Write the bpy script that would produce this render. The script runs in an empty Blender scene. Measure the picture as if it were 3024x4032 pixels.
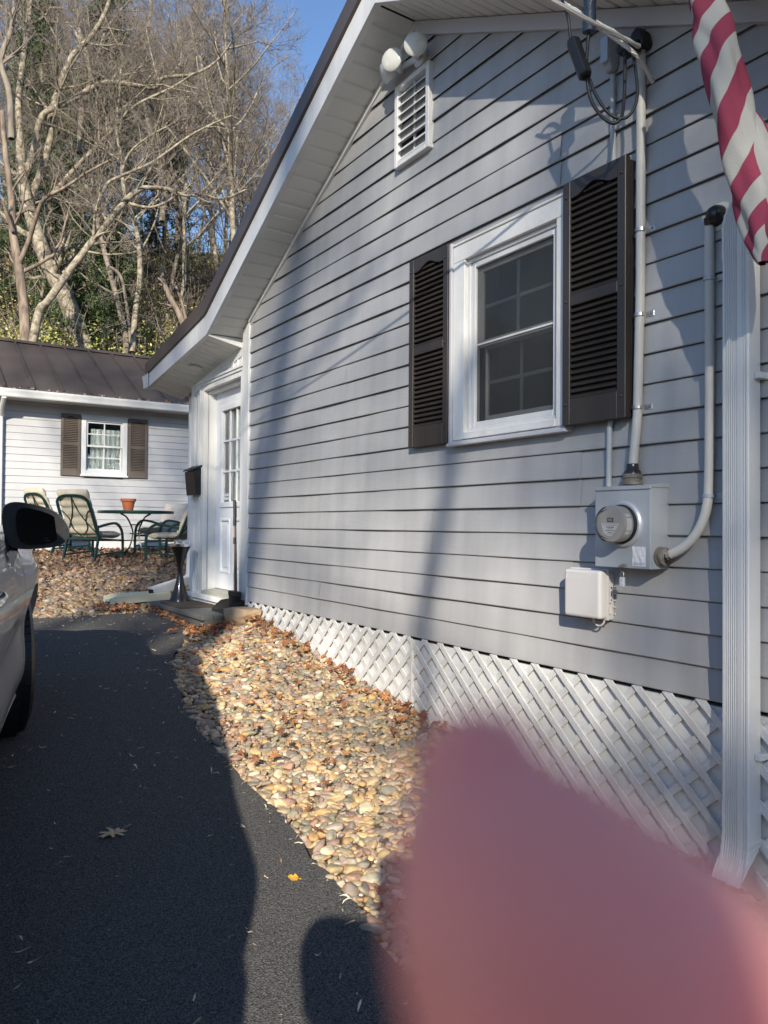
import bpy, bmesh, math, random
import numpy as np
from mathutils import Vector, Matrix, noise as mnoise
R = random.Random(7)
scene = bpy.context.scene
col = scene.collection

# ---------------------------------------------------------------- camera
yaw, pitch, roll = .5821, .0171, .0077
CAM = np.array([-2.7069, 0, .6676]); FPX = 3028.0; KD = 3024 / 1659
FWD = np.array([math.sin(yaw) * math.cos(pitch), math.cos(yaw) * math.cos(pitch), math.sin(pitch)])
_r = np.array([math.cos(yaw), -math.sin(yaw), 0]); _u = np.cross(_r, FWD)
RGT = math.cos(roll) * _r + math.sin(roll) * _u
UPV = -math.sin(roll) * _r + math.cos(roll) * _u
cd = bpy.data.cameras.new('camera'); cam = bpy.data.objects.new('camera', cd); col.objects.link(cam)
M = Matrix.Identity(4)
for i in range(3):
    M[i][0], M[i][1], M[i][2], M[i][3] = RGT[i], UPV[i], -FWD[i], CAM[i]
cam.matrix_world = M
cd.sensor_fit = 'AUTO'; cd.sensor_width = 36; cd.lens = FPX / 4032 * 36
cd.clip_start = .004; cd.clip_end = 1000
cd.dof.use_dof = True; cd.dof.focus_distance = 5.5; cd.dof.aperture_fstop = cd.lens / 2.9
scene.camera = cam

def ray(px, py):
    return FWD + (px * KD - 1512) / FPX * RGT - (py * KD - 2016) / FPX * UPV
def at(px, py, ax, c):
    d = ray(px, py); t = (c - CAM[ax]) / d[ax]; return Vector(CAM + t * d)
def atd(px, py, dist):
    d = ray(px, py); return Vector(CAM + d * dist)

# ---------------------------------------------------------------- light
SA, SB = 1.33, .77                     # per metre of +x the light runs SA in +y and falls SB
sdir = Vector((-1, -SA, SB)).normalized()
elev = math.asin(sdir.z); azim = math.atan2(sdir.x, sdir.y)
w = bpy.data.worlds.new('World'); scene.world = w; w.use_nodes = True
nt = w.node_tree; bg = nt.nodes['Background']
sky = nt.nodes.new('ShaderNodeTexSky'); sky.sky_type = 'NISHITA'; sky.sun_disc = False
sky.sun_elevation = elev; sky.sun_rotation = azim; sky.air_density = 1.0; sky.dust_density = .3; sky.ozone_density = 1.2
tint = nt.nodes.new('ShaderNodeVectorMath'); tint.operation = 'MULTIPLY'; tint.inputs[1].default_value = (.88, 1.03, 1.22)
nt.links.new(sky.outputs[0], tint.inputs[0]); nt.links.new(tint.outputs[0], bg.inputs[0]); bg.inputs[1].default_value = .105
sl = bpy.data.lights.new('sun', 'SUN'); sl.energy = 5.0; sl.angle = math.radians(.53); sl.color = (1, .92, .79)
so = bpy.data.objects.new('sun', sl); col.objects.link(so)
so.rotation_euler = sdir.to_track_quat('Z', 'Y').to_euler(); so.location = (-20, -26, 20)
scene.view_settings.view_transform = 'Standard'; scene.view_settings.look = 'None'
scene.view_settings.exposure = .74; scene.view_settings.gamma = 1
scene.cycles.use_denoising = True
scene.cycles.max_bounces = 8; scene.cycles.transparent_max_bounces = 12

# ---------------------------------------------------------------- helpers
def tag(o, label=None, cat=None, group=None, kind=None):
    if label: o['label'] = label
    if cat: o['category'] = cat
    if group: o['group'] = group
    if kind: o['kind'] = kind
    return o
def empty(name, loc=(0, 0, 0), rz=0, label=None, cat=None, group=None):
    o = bpy.data.objects.new(name, None); o.empty_display_size = .1; col.objects.link(o)
    o.location = loc; o.rotation_euler = (0, 0, rz); return tag(o, label, cat, group)
def copy_tree(o, parent=None):
    c = o.copy(); col.objects.link(c)
    if parent: c.parent = parent
    for ch in list(o.children): copy_tree(ch, c)
    return c
def sharp(me, ang):
    me.polygons.foreach_set('use_smooth', [True] * len(me.polygons))
    if ang < 179:
        bm = bmesh.new(); bm.from_mesh(me); a = math.radians(ang)
        for e in bm.edges:
            if len(e.link_faces) == 2: e.smooth = e.calc_face_angle(0) < a
        bm.to_mesh(me); bm.free()
class MB:
    """collects shapes, then build() links them as ONE mesh object"""
    def __init__(s): s.v = []; s.f = []; s.m = []; s.T = None
    def add(s, vs, fs, m=0):
        b = len(s.v)
        if s.T: vs = [s.T(*p) for p in vs]
        s.v += [tuple(p) for p in vs]; s.f += [tuple(i + b for i in q) for q in fs]; s.m += [m] * len(fs)
    def box(s, x0, x1, y0, y1, z0, z1, m=0):
        vs = [(x, y, z) for x in (x0, x1) for y in (y0, y1) for z in (z0, z1)]
        s.add(vs, [(0, 1, 3, 2), (4, 6, 7, 5), (0, 4, 5, 1), (2, 3, 7, 6), (0, 2, 6, 4), (1, 5, 7, 3)], m)
    def obox(s, c, a, b, d, m=0):      # centre and three half-axis vectors
        c, a, b, d = map(Vector, (c, a, b, d))
        vs = [c + i * a + j * b + k * d for i in (-1, 1) for j in (-1, 1) for k in (-1, 1)]
        s.add(vs, [(0, 1, 3, 2), (4, 6, 7, 5), (0, 4, 5, 1), (2, 3, 7, 6), (0, 2, 6, 4), (1, 5, 7, 3)], m)
    def bar(s, p, q, w, h, up=(0, 0, 1), m=0):   # rectangular bar from p to q
        p, q = Vector(p), Vector(q); d = q - p; side = d.cross(Vector(up)).normalized(); u = side.cross(d).normalized()
        s.obox((p + q) / 2, d / 2, side * w / 2, u * h / 2, m)
    def prism(s, poly, axis, a0, a1, m=0):       # polygon in the other two axes, extruded along axis
        n = len(poly); vs = []
        for a in (a0, a1):
            for p in poly:
                q = list(p); q.insert(axis, a); vs.append(q)
        s.add(vs, [tuple(range(n))[::-1], tuple(range(n, 2 * n))] + [(i, (i + 1) % n, n + (i + 1) % n, n + i) for i in range(n)], m)
    def tube(s, pts, r, n=8, caps=True, m=0, flat=1.0, up=None):
        pts = [Vector(p) for p in pts]; k = len(pts); rs = r if isinstance(r, (list, tuple)) else [r] * k
        vs = []; ref = Vector(up) if up else None
        for i, p in enumerate(pts):
            t = (pts[min(i + 1, k - 1)] - pts[max(i - 1, 0)]).normalized()
            if ref is None: ref = t.orthogonal().normalized()
            ref = (ref - t * ref.dot(t))
            ref = ref.normalized() if ref.length > 1e-6 else t.orthogonal().normalized()
            b = t.cross(ref)
            for j in range(n):
                a = 2 * math.pi * j / n + (math.pi / 4 if n == 4 else 0); vs.append(p + (ref * math.cos(a) * flat + b * math.sin(a)) * rs[i])
        fs = [(i * n + j, i * n + (j + 1) % n, (i + 1) * n + (j + 1) % n, (i + 1) * n + j) for i in range(k - 1) for j in range(n)]
        if caps: fs += [tuple(range(n))[::-1], tuple((k - 1) * n + j for j in range(n))]
        s.add(vs, fs, m)
    def lathe(s, prof, c, axis=(0, 0, 1), n=24, m=0, caps=True):   # prof: (radius, distance along axis)
        ax = Vector(axis).normalized(); u = ax.orthogonal().normalized(); v = ax.cross(u); c = Vector(c); vs = []
        for r_, h in prof:
            for j in range(n):
                a = 2 * math.pi * j / n; vs.append(c + ax * h + (u * math.cos(a) + v * math.sin(a)) * r_)
        k = len(prof)
        fs = [(i * n + j, i * n + (j + 1) % n, (i + 1) * n + (j + 1) % n, (i + 1) * n + j) for i in range(k - 1) for j in range(n)]
        if caps: fs += [tuple(range(n))[::-1], tuple((k - 1) * n + j for j in range(n))]
        s.add(vs, fs, m)
    def grid(s, P, m=0):               # P[i][j] points
        a, b = len(P), len(P[0])
        s.add([p for row in P for p in row], [(i * b + j, i * b + j + 1, (i + 1) * b + j + 1, (i + 1) * b + j) for i in range(a - 1) for j in range(b - 1)], m)
    def build(s, name, mats, parent=None, smooth=None, bev=0, seg=2, fix=True):
        me = bpy.data.meshes.new(name); me.from_pydata(s.v, [], s.f)
        mats = mats if isinstance(mats, (list, tuple)) else [mats]
        for k in mats: me.materials.append(k)
        if len(mats) > 1: me.polygons.foreach_set('material_index', s.m)
        bm = bmesh.new(); bm.from_mesh(me)
        if fix: bmesh.ops.recalc_face_normals(bm, faces=bm.faces)
        if bev:
            es = [e for e in bm.edges if len(e.link_faces) == 2 and e.calc_face_angle(0) > .5]
            bmesh.ops.bevel(bm, geom=es, offset=bev, segments=seg, profile=.6, affect='EDGES', clamp_overlap=True)
        bm.to_mesh(me); bm.free()
        if smooth: sharp(me, smooth)
        o = bpy.data.objects.new(name, me); col.objects.link(o)
        if parent:
            o.parent = parent; o.matrix_parent_inverse = Matrix.Identity(4)
            pm = world_of(parent)
            o.matrix_basis = pm.inverted()
        return o
def world_of(o):
    m = o.matrix_basis.copy(); p = o.parent
    while p: m = p.matrix_basis @ m; p = p.parent
    return m
# objects are modelled in world coordinates; build() keeps them there whatever the parent's place is
def npmesh(name, V, F, mats, colr=None, parent=None, smooth=True):
    """V (n,3), F (m,k) arrays -> object; colr (n,3) becomes the colour attribute"""
    me = bpy.data.meshes.new(name); n, (m, k) = len(V), F.shape
    me.vertices.add(n); me.vertices.foreach_set('co', V.astype(np.float32).ravel())
    me.loops.add(m * k); me.loops.foreach_set('vertex_index', F.astype(np.int32).ravel())
    me.polygons.add(m); me.polygons.foreach_set('loop_start', np.arange(0, m * k, k, dtype=np.int32))
    me.polygons.foreach_set('use_smooth', [smooth] * m)
    for q in (mats if isinstance(mats, (list, tuple)) else [mats]): me.materials.append(q)
    if colr is not None:
        a = me.attributes.new('Col', 'FLOAT_COLOR', 'POINT')
        a.data.foreach_set('color', np.concatenate([colr, np.ones((n, 1))], 1).astype(np.float32).ravel())
    me.update(); me.validate()
    o = bpy.data.objects.new(name, me); col.objects.link(o)
    if parent:
        o.parent = parent; o.matrix_basis = world_of(parent).inverted()
    return o

# ---------------------------------------------------------------- materials
def mat(name, c, rough=.5, metal=0, c2=None, nscale=3, ndet=4, bump=0, bscale=40, stretch=(1, 1, 1), attr=False, spec=.5, coat=0, lo=.35, hi=.7, avar=.25, sss=0, trans=0, ior=1.45, bump2=0, b2scale=4):
    m = bpy.data.materials.new(name); m.use_nodes = True; t = m.node_tree; b = t.nodes['Principled BSDF']; L = t.links.new
    b.inputs['Base Color'].default_value = (*c, 1); b.inputs['Roughness'].default_value = rough; b.inputs['Metallic'].default_value = metal
    b.inputs['Specular IOR Level'].default_value = spec; b.inputs['Coat Weight'].default_value = coat; b.inputs['IOR'].default_value = ior
    b.inputs['Transmission Weight'].default_value = trans
    if sss: b.inputs['Subsurface Weight'].default_value = sss; b.inputs['Subsurface Radius'].default_value = (1, .35, .2); b.inputs['Subsurface Scale'].default_value = .01
    tc = t.nodes.new('ShaderNodeTexCoord'); mp = t.nodes.new('ShaderNodeMapping'); mp.inputs['Scale'].default_value = stretch
    L(tc.outputs['Object'], mp.inputs['Vector'])
    def nz(sc, det=4, dist=0):
        n = t.nodes.new('ShaderNodeTexNoise'); n.inputs['Scale'].default_value = sc; n.inputs['Detail'].default_value = det; n.inputs['Distortion'].default_value = dist
        L(mp.outputs[0], n.inputs['Vector']); return n
    if attr:
        a = t.nodes.new('ShaderNodeAttribute'); a.attribute_name = 'Col'
        n = nz(nscale, ndet); r = t.nodes.new('ShaderNodeMapRange'); r.inputs['From Min'].default_value = .3; r.inputs['From Max'].default_value = .7
        r.inputs['To Min'].default_value = 1 - avar; r.inputs['To Max'].default_value = 1 + avar; L(n.outputs[0], r.inputs[0])
        x = t.nodes.new('ShaderNodeVectorMath'); x.operation = 'SCALE'; L(a.outputs['Color'], x.inputs[0]); L(r.outputs[0], x.inputs['Scale'])
        L(x.outputs[0], b.inputs['Base Color'])
    elif c2:
        n = nz(nscale, ndet, .4); r = t.nodes.new('ShaderNodeValToRGB')
        r.color_ramp.elements[0].position = lo; r.color_ramp.elements[0].color = (*c, 1); r.color_ramp.elements[1].position = hi; r.color_ramp.elements[1].color = (*c2, 1)
        L(n.outputs[0], r.inputs[0]); L(r.outputs[0], b.inputs['Base Color'])
    prev = None
    for bs, sc in ((bump, bscale), (bump2, b2scale)):
        if bs:
            n = nz(sc, 5); p = t.nodes.new('ShaderNodeBump'); p.inputs['Strength'].default_value = min(1, bs); p.inputs['Distance'].default_value = .01 * max(1, bs)
            L(n.outputs[0], p.inputs['Height'])
            if prev: L(prev.outputs[0], p.inputs['Normal'])
            prev = p
    if prev: L(prev.outputs[0], b.inputs['Normal'])
    return m
MT = {}
MT['siding'] = mat('grey_vinyl', (.35, .35, .35), .42, c2=(.405, .403, .402), nscale=2.2, bump=.10, bscale=60, stretch=(1, .12, 1), bump2=.22, b2scale=5, lo=.3, hi=.75)
MT['siding_back'] = mat('pale_grey_vinyl', (.43, .43, .435), .45, c2=(.49, .49, .49), nscale=1.5, bump=.08, bscale=60, stretch=(.12, 1, 1), lo=.3, hi=.75)
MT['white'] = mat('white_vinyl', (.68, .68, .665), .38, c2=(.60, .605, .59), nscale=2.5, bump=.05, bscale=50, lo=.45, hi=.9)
def streaks(m, amt):      # faint dirt running down the wall
    t = m.node_tree; L = t.links.new; b = t.nodes['Principled BSDF']; src = b.inputs['Base Color'].links[0].from_socket
    tc = t.nodes.new('ShaderNodeTexCoord'); v = None
    for sc, st in ((2.6, (1, 3.2, .35)), (.9, (1, 1, 1))):
        mp = t.nodes.new('ShaderNodeMapping'); mp.inputs['Scale'].default_value = st; L(tc.outputs['Object'], mp.inputs['Vector'])
        n = t.nodes.new('ShaderNodeTexNoise'); n.inputs['Scale'].default_value = sc; n.inputs['Detail'].default_value = 6; L(mp.outputs[0], n.inputs['Vector'])
        r = t.nodes.new('ShaderNodeMapRange'); r.inputs['From Min'].default_value = .38; r.inputs['From Max'].default_value = .7; r.inputs['To Min'].default_value = 1.02; r.inputs['To Max'].default_value = 1 - amt; L(n.outputs[0], r.inputs[0])
        x = t.nodes.new('ShaderNodeVectorMath'); x.operation = 'SCALE'; L(src, x.inputs[0]); L(r.outputs[0], x.inputs['Scale']); src = x.outputs[0]
    L(src, b.inputs['Base Color'])
streaks(MT['siding'], .13); streaks(MT['siding_back'], .10); streaks(MT['white'], .10)
MT['soffit'] = mat('soffit_vinyl', (.66, .66, .62), .45, c2=(.60, .60, .56), nscale=3, lo=.3, hi=.8)
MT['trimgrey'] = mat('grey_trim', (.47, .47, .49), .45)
MT['wood_white'] = mat('white_painted_wood', (.73, .72, .69), .55, c2=(.62, .60, .55), nscale=7, bump=.25, bscale=70, stretch=(1, 1, .3), lo=.45, hi=.85)
MT['lattice'] = mat('lattice_paint', (.70, .695, .675), .6, c2=(.60, .59, .56), nscale=5, bump=.25, bscale=90, lo=.45, hi=.85)
streaks(MT['lattice'], .22)
MT['brown'] = mat('brown_shutter', (.034, .029, .026), .42, c2=(.046, .039, .033), nscale=4, bump=.12, bscale=90, stretch=(1, 1, .12))
MT['brown_back'] = mat('brown_shutter_faded', (.105, .085, .068), .5, c2=(.13, .105, .085), nscale=6, bump=.1, bscale=80, stretch=(1, 1, .15))
MT['roof'] = mat('brown_metal_roof', (.072, .056, .047), .38, metal=.15, c2=(.11, .088, .076), nscale=1.2, lo=.3, hi=.75, bump=.04, bscale=8)
MT['dark'] = mat('dark_inside', (.012, .012, .012), .9)  # near-black stands in for the shade inside rooms and hollows
MT['glass'] = mat('window_glass', (.9, .95, .93), .02, trans=1.0, ior=1.45)
MT['room_dark'] = mat('insect_screen', (.03, .034, .034), .75)  # near-black for the sheet that stands in for the dim room
MT['mesh'] = mat('fine_insect_mesh', (.05, .055, .055), .8)
_t = MT['mesh'].node_tree; _m = _t.nodes.new('ShaderNodeMixShader'); _tr = _t.nodes.new('ShaderNodeBsdfTransparent'); _m.inputs[0].default_value = .38
_t.links.new(_tr.outputs[0], _m.inputs[1]); _t.links.new(_t.nodes['Principled BSDF'].outputs[0], _m.inputs[2]); _t.links.new(_m.outputs[0], _t.nodes['Material Output'].inputs[0])
MT['galv'] = mat('galvanised_paint', (.34, .37, .40), .42, metal=.25, c2=(.40, .43, .46), nscale=9, bump=.05, bscale=120, lo=.3, hi=.7)
MT['steel'] = mat('strap_steel', (.5, .5, .5), .35, metal=.9, c2=(.36, .36, .36), nscale=30)
MT['pvc'] = mat('aged_pvc', (.52, .51, .47), .5, c2=(.44, .42, .38), nscale=8, lo=.4, hi=.8, stretch=(1, 1, .3))
MT['conduit'] = mat('grey_conduit', (.36, .39, .41), .5)
MT['tar'] = mat('sealant', (.018, .017, .016), .22, bump=.4, bscale=30)
MT['dirtyfit'] = mat('weathered_fitting', (.22, .2, .17), .7, metal=.2, c2=(.12, .105, .09), nscale=25, bump=.2, bscale=60)
MT['telecom'] = mat('grey_plastic_box', (.56, .54, .52), .5, bump=.03, bscale=60)
MT['black'] = mat('black_plastic', (.012, .012, .013), .45, bump=.1, bscale=60)
MT['blackgloss'] = mat('black_enamel', (.01, .01, .011), .18)
MT['rubber'] = mat('cable_rubber', (.02, .021, .022), .5)
MT['strand'] = mat('aluminium_strand', (.62, .60, .56), .45, metal=.6)
MT['tape'] = mat('blue_black_tape', (.03, .045, .07), .42, bump=.5, bscale=40)
MT['chrome'] = mat('chrome', (.85, .85, .85), .12, metal=1)
MT['paper'] = mat('foil_label', (.62, .63, .66), .4, bump=.5, bscale=50)
MT['paper2'] = mat('printed_label', (.6, .61, .63), .5)
MT['ink'] = mat('print_ink', (.05, .05, .055), .6)
MT['red'] = mat('red_print', (.5, .03, .03), .5)
MT['green'] = mat('dark_green_metal', (.006, .028, .024), .35)
MT['cushion'] = mat('stained_cream_cushion', (.44, .40, .31), .9, c2=(.34, .29, .20), nscale=9, bump=.2, bscale=60, lo=.42, hi=.8)
MT['cushion2'] = mat('grey_cream_cushion', (.42, .40, .37), .9, c2=(.36, .33, .29), nscale=9, bump=.15, bscale=60)
MT['terracotta'] = mat('terracotta', (.42, .125, .05), .7, c2=(.36, .1, .045), nscale=12)
MT['curtain'] = mat('white_curtain', (.75, .76, .74), .9)
MT['asphalt'] = mat('asphalt', (.046, .045, .044), .95, c2=(.185, .178, .168), nscale=170, ndet=2, bump=1.0, bscale=190, lo=.34, hi=.74, bump2=.5, b2scale=60, spec=.05)
MT['soil'] = mat('leafy_soil', (.07, .05, .033), .95, c2=(.13, .085, .05), nscale=5, bump=.8, bscale=30)
MT['stone'] = mat('river_stone', (1, 1, 1), .62, attr=True, nscale=45, ndet=5, bump=.25, bscale=110, avar=.22)
MT['leaf'] = mat('dry_leaf', (1, 1, 1), .75, attr=True, nscale=60, avar=.25)
MT['bark'] = mat('bark', (.25, .215, .17), .9, c2=(.13, .105, .08), nscale=5, bump=1.0, bscale=14, stretch=(1, 1, .25), lo=.35, hi=.7)
MT['palebark'] = mat('lichen_bark', (.35, .305, .225), .9, c2=(.085, .068, .048), nscale=7.5, ndet=7, bump=1.0, bscale=18, lo=.36, hi=.66)
MT['redbark'] = mat('reddish_bark', (.27, .21, .16), .9, c2=(.10, .075, .055), nscale=7, ndet=7, bump=1.0, bscale=16, stretch=(1, 1, .3), lo=.36, hi=.66)
MT['twig'] = mat('bare_twigs', (.13, .105, .09), .9, c2=(.27, .23, .18), nscale=.9)
MT['needle'] = mat('evergreen', (1, 1, 1), .7, attr=True, nscale=2, avar=.3)
MT['skin'] = mat('skin', (.97, .35, .27), .5, sss=.6, c2=(.96, .30, .23), nscale=60)
MT['deck'] = mat('grey_stained_wood', (.075, .075, .07), .65, c2=(.115, .112, .105), nscale=9, bump=.35, bscale=50, stretch=(1, .12, 1), lo=.3, hi=.75)
MT['mat'] = mat('brown_doormat', (.055, .04, .03), .97, c2=(.085, .065, .05), nscale=120, bump=1.0, bscale=240)
MT['cream'] = mat('cream_plastic', (.66, .60, .42), .55)
MT['bronze'] = mat('bronze_pole', (.16, .11, .085), .32, metal=.7)
MT['boulder'] = mat('sandstone', (.40, .29, .18), .8, c2=(.30, .20, .12), nscale=7, bump=.6, bscale=22)
MT['doorwhite'] = mat('door_paint', (.74, .745, .75), .4)
MT['sill'] = mat('door_sill', (.42, .41, .34), .5, c2=(.3, .28, .22), nscale=20)
# ---------------------------------------------------------------- terrain
GY = [-150, -60, -26, -20, -6, 0, 1.65, 2.33, 3.74, 4.9, 6.25, 8, 14.9, 18.5, 22, 26, 32, 40, 50, 62, 90, 300]
GZ = [38, 13, -2.4, -2.6, -1.3, -.82, -.69, -.63, -.50, -.37, -.24, -.16, .15, .45, 1.8, 3.6, 7.4, 12.2, 17.5, 22.5, 29, 33]  # the rise behind the camera is added, unseen, to block low skylight
def g0(y): return np.interp(y, GY, GZ)
EDGE = [(-1.375, 1.95), (-1.35, 2.12), (-1.321, 2.42), (-1.272, 2.9), (-1.257, 3.36), (-1.251, 3.66), (-1.227, 3.99), (-1.149, 4.52), (-1.061, 4.98), (-.888, 5.54), (-.652, 5.98), (-.42, 6.26), (-.40, 6.6)]
def edge_x(y): return np.interp(y, [-40, -3, .5] + [e[1] for e in EDGE] + [40], [-1.9, -1.75, -1.5] + [e[0] for e in EDGE] + [-.4])
def ground(x, y):
    z = g0(y)
    wl = np.interp(y, [1.0, 1.65, 2.33, 3.74, 4.9, 5.8, 6.3, 7], [.02, .02, .04, .05, .08, .14, .12, 0])   # bed banked up to the wall
    ex = edge_x(y); t = np.clip((x - ex - .1) / (0 - ex - .1 + 1e-6), 0, 1)
    z = z + np.where((y < 7) & (y > -3), wl * t * t * (3 - 2 * t), 0)
    return z
def gz(x, y): return float(ground(np.array(float(x)), np.array(float(y))))
xs = np.unique(np.concatenate([np.linspace(-150, -8, 20), np.linspace(-8, 12, 90), np.linspace(12, 150, 25)]))
ys = np.unique(np.concatenate([np.linspace(-150, -6, 20), np.linspace(-6, 17, 120), np.linspace(17, 70, 50), np.linspace(70, 300, 12)]))
XX, YY = np.meshgrid(xs, ys, indexing='ij')
ZZ = ground(XX, YY) - .012
rs = np.random.RandomState(3)
ZZ = ZZ + np.where(YY > 20, np.sin(XX * .35 + YY * .2) * .5 + np.sin(XX * .11 - 1) * .9, 0) * np.clip((YY - 20) / 15, 0, 1)
def gridmesh(name, XX, YY, ZZ, m):
    a, b = XX.shape; V = np.stack([XX, YY, ZZ], -1).reshape(-1, 3); I = np.arange(a * b).reshape(a, b)
    F = np.stack([I[:-1, :-1], I[1:, :-1], I[1:, 1:], I[:-1, 1:]], -1).reshape(-1, 4)
    return npmesh(name, V, F, m)
tag(gridmesh('ground', XX, YY, ZZ, MT['soil']), kind='structure')
# driveway sheet: from far left up to the curved edge and the far end at y = 7.4
ys2 = np.linspace(-12, 7.42, 150); P = []
for y in ys2:
    ex = edge_x(y) + .012 * math.sin(y * 9) + .01 * math.sin(y * 23 + 1)
    cut = 0
    row = np.linspace(-9, ex, 40); P.append([(x, min(y, 7.30 + .11 * min(1, max(0, (-x - .5) / .6)) + .02 * math.sin(x * 7)) if y > 7.0 else y) for x in row])
P = np.array(P); XX2, YY2 = P[..., 0], P[..., 1]
tag(gridmesh('driveway', XX2, YY2, g0(YY2) + .012 + .004 * np.sin(XX2 * 3 + YY2 * 2), MT['asphalt']), kind='structure')

# ---------------------------------------------------------------- siding
def siding(mb, lim, z0, n, c, T, openings=(), seams=(), out=.016):
    """lim(z)->(sa,sb); T(s,o,z) maps along/out/up to world; openings (s0,s1,z0,z1); seams {course: s}"""
    seams = dict(seams)
    for k in range(n):
        zb, zt = z0 + k * c, z0 + (k + 1) * c
        a0, b0 = lim(zb); a1, b1 = lim(zt)
        if b0 - a0 < .02: continue
        if b1 - a1 < 0: a1 = b1 = (a1 + b1) / 2
        segs = [(a0, b0, a1, b1)]
        for (s0, s1, q0, q1) in openings:
            if zt > q0 and zb < q1: segs = [(a0, s0, a1, s0), (s1, b0, s1, b1)]
        ns = []
        for (p0, q0_, p1, q1_) in segs:
            s = seams.get(k)
            if s and p0 + .1 < s < q0_ - .1: ns += [(p0, s, p1, s, 0), (s - .02, q0_, s - .02, q1_, .0042)]
            else: ns.append((p0, q0_, p1, q1_, 0))
        for (p0, q0_, p1, q1_, e) in ns:
            prof = [(zb + .012, out - .006 + e), (zb, out - .002 + e), (zb + .0015, out + e), (zb + .005, out + .0012 + e), (zt - .004, .0045 + e), (zt - .004, -.008), (zt + .014, -.008)]
            N = max(2, int((q0_ - p0) / .25)); rows = []
            for i in range(N + 1):
                f = i / N; row = []
                for j, (z, o) in enumerate(prof):
                    tz = (z - zb) / c
                    s_ = (p0 + (q0_ - p0) * f) * (1 - tz) + (p1 + (q1_ - p1) * f) * tz
                    wob = .0020 * math.sin(s_ * 2.7 + k * 1.7) + .0013 * math.sin(s_ * 7.3 + k * 2.9)
                    row.append(T(s_, o + (wob if j < 5 else 0), z))
                rows.append(row)
            mb.grid(rows)
def rakeZ(y):    # underside line of the main gable (soffit / fascia bottom)
    return 3.733 - .513 * abs(y - 3.77)
YW0, YW1 = 1.30, 6.235
house = empty('house', (0, 3.8, -.5), label='near grey clapboard house with white trim, brown shutters and a lattice skirt', cat='house')
def lim(z):
    if z <= rakeZ(YW1): hi = YW1
    else: hi = 3.77 + (3.733 - z) / .513
    lo = YW0 if z <= rakeZ(YW0) else 3.77 - (3.733 - z) / .513
    return lo, max(lo, hi)
mb = MB(); C = .127
siding(mb, lim, 0, 30, C, lambda s, o, z: (-o, s, z), [(2.56, 3.30, 1.16, 2.15)],
       [(2, 5.02), (3, 5.02), (0, 4.95), (1, 4.95), (4, 3.6), (5, 3.6), (6, 2.47), (7, 2.47), (2, 2.52), (3, 2.52), (12, 4.6), (13, 4.6), (18, 2.6), (19, 2.6)])
mb.build('wall', MT['siding'], house, fix=False)
mb = MB(); siding(mb, lambda z: (.0, 7), 0, 19, C, lambda s, o, z: (s, 1.30 - o, z), out=.016); mb.build('side_wall', MT['siding'], house, fix=False)
mb = MB(); mb.box(-.022, .0, 1.20, 1.298, -.03, 2.37); mb.box(.0, .08, 1.272, 1.282, -.03, 2.35); mb.build('corner_post', MT['white'], house, bev=.004)
mb = MB(); mb.prism([(1.015, 2.30), (1.015, 2.44), (.885, 2.445), (.88, 2.41), (.91, 2.36), (.93, 2.30)], 0, -.33, 7.2); mb.build('gutter', MT['white'], house)
mb = MB(); mb.box(.0, 7.2, 1.02, 1.28, 2.335, 2.345); mb.build('soffit', MT['soffit'], house)
mb = MB()     # what stands behind the siding: sheathing round the window opening, and the rooms' outer walls
mb.prism([(1.31, -.1), (6.2, -.1), (6.2, 2.4), (3.77, 3.68), (1.31, 2.4)], 0, .30, .34)
mb.box(.03, .30, 2.5, 2.66, 1.1, 2.2); mb.box(.03, .30, 3.19, 3.35, 1.1, 2.2); mb.box(.03, .30, 2.66, 3.19, 1.1, 1.22); mb.box(.03, .30, 2.66, 3.19, 2.09, 2.2)
mb.box(.3, 7, 1.31, 1.35, -.6, 2.35); mb.box(.3, 7, 6.16, 6.2, -.1, 2.4)
mb.build('inner_wall', MT['dark'], house)
mb = MB(); mb.box(-.002, .3, 1.28, 6.30, -1.0, -.02); mb.build('foundation', MT['white'], house)
# corner post between siding and entry, with its J channel
mb = MB(); mb.box(-.022, .03, 6.238, 6.325, -.03, 2.43); mb.box(-.03, .02, 6.232, 6.25, -.035, 2.40); mb.box(-.016, .028, 6.325, 6.40, -.03, 2.40)
mb.build('corner_post', MT['white'], house, bev=.004)
# frieze strips under the soffit
def sl(y0, y1, dz0, dz1, x0, x1, mb, fz=rakeZ):
    mb.prism([(y0, fz(y0) + dz0), (y1, fz(y1) + dz0), (y1, fz(y1) + dz1), (y0, fz(y0) + dz1)], 0, x0, x1)
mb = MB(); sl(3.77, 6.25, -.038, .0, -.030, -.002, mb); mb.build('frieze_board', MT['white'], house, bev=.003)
mb = MB(); sl(1.2, 3.77, -.085, -.002, -.034, -.002, mb); mb.build('frieze_board', MT['trimgrey'], house, bev=.003)

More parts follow.
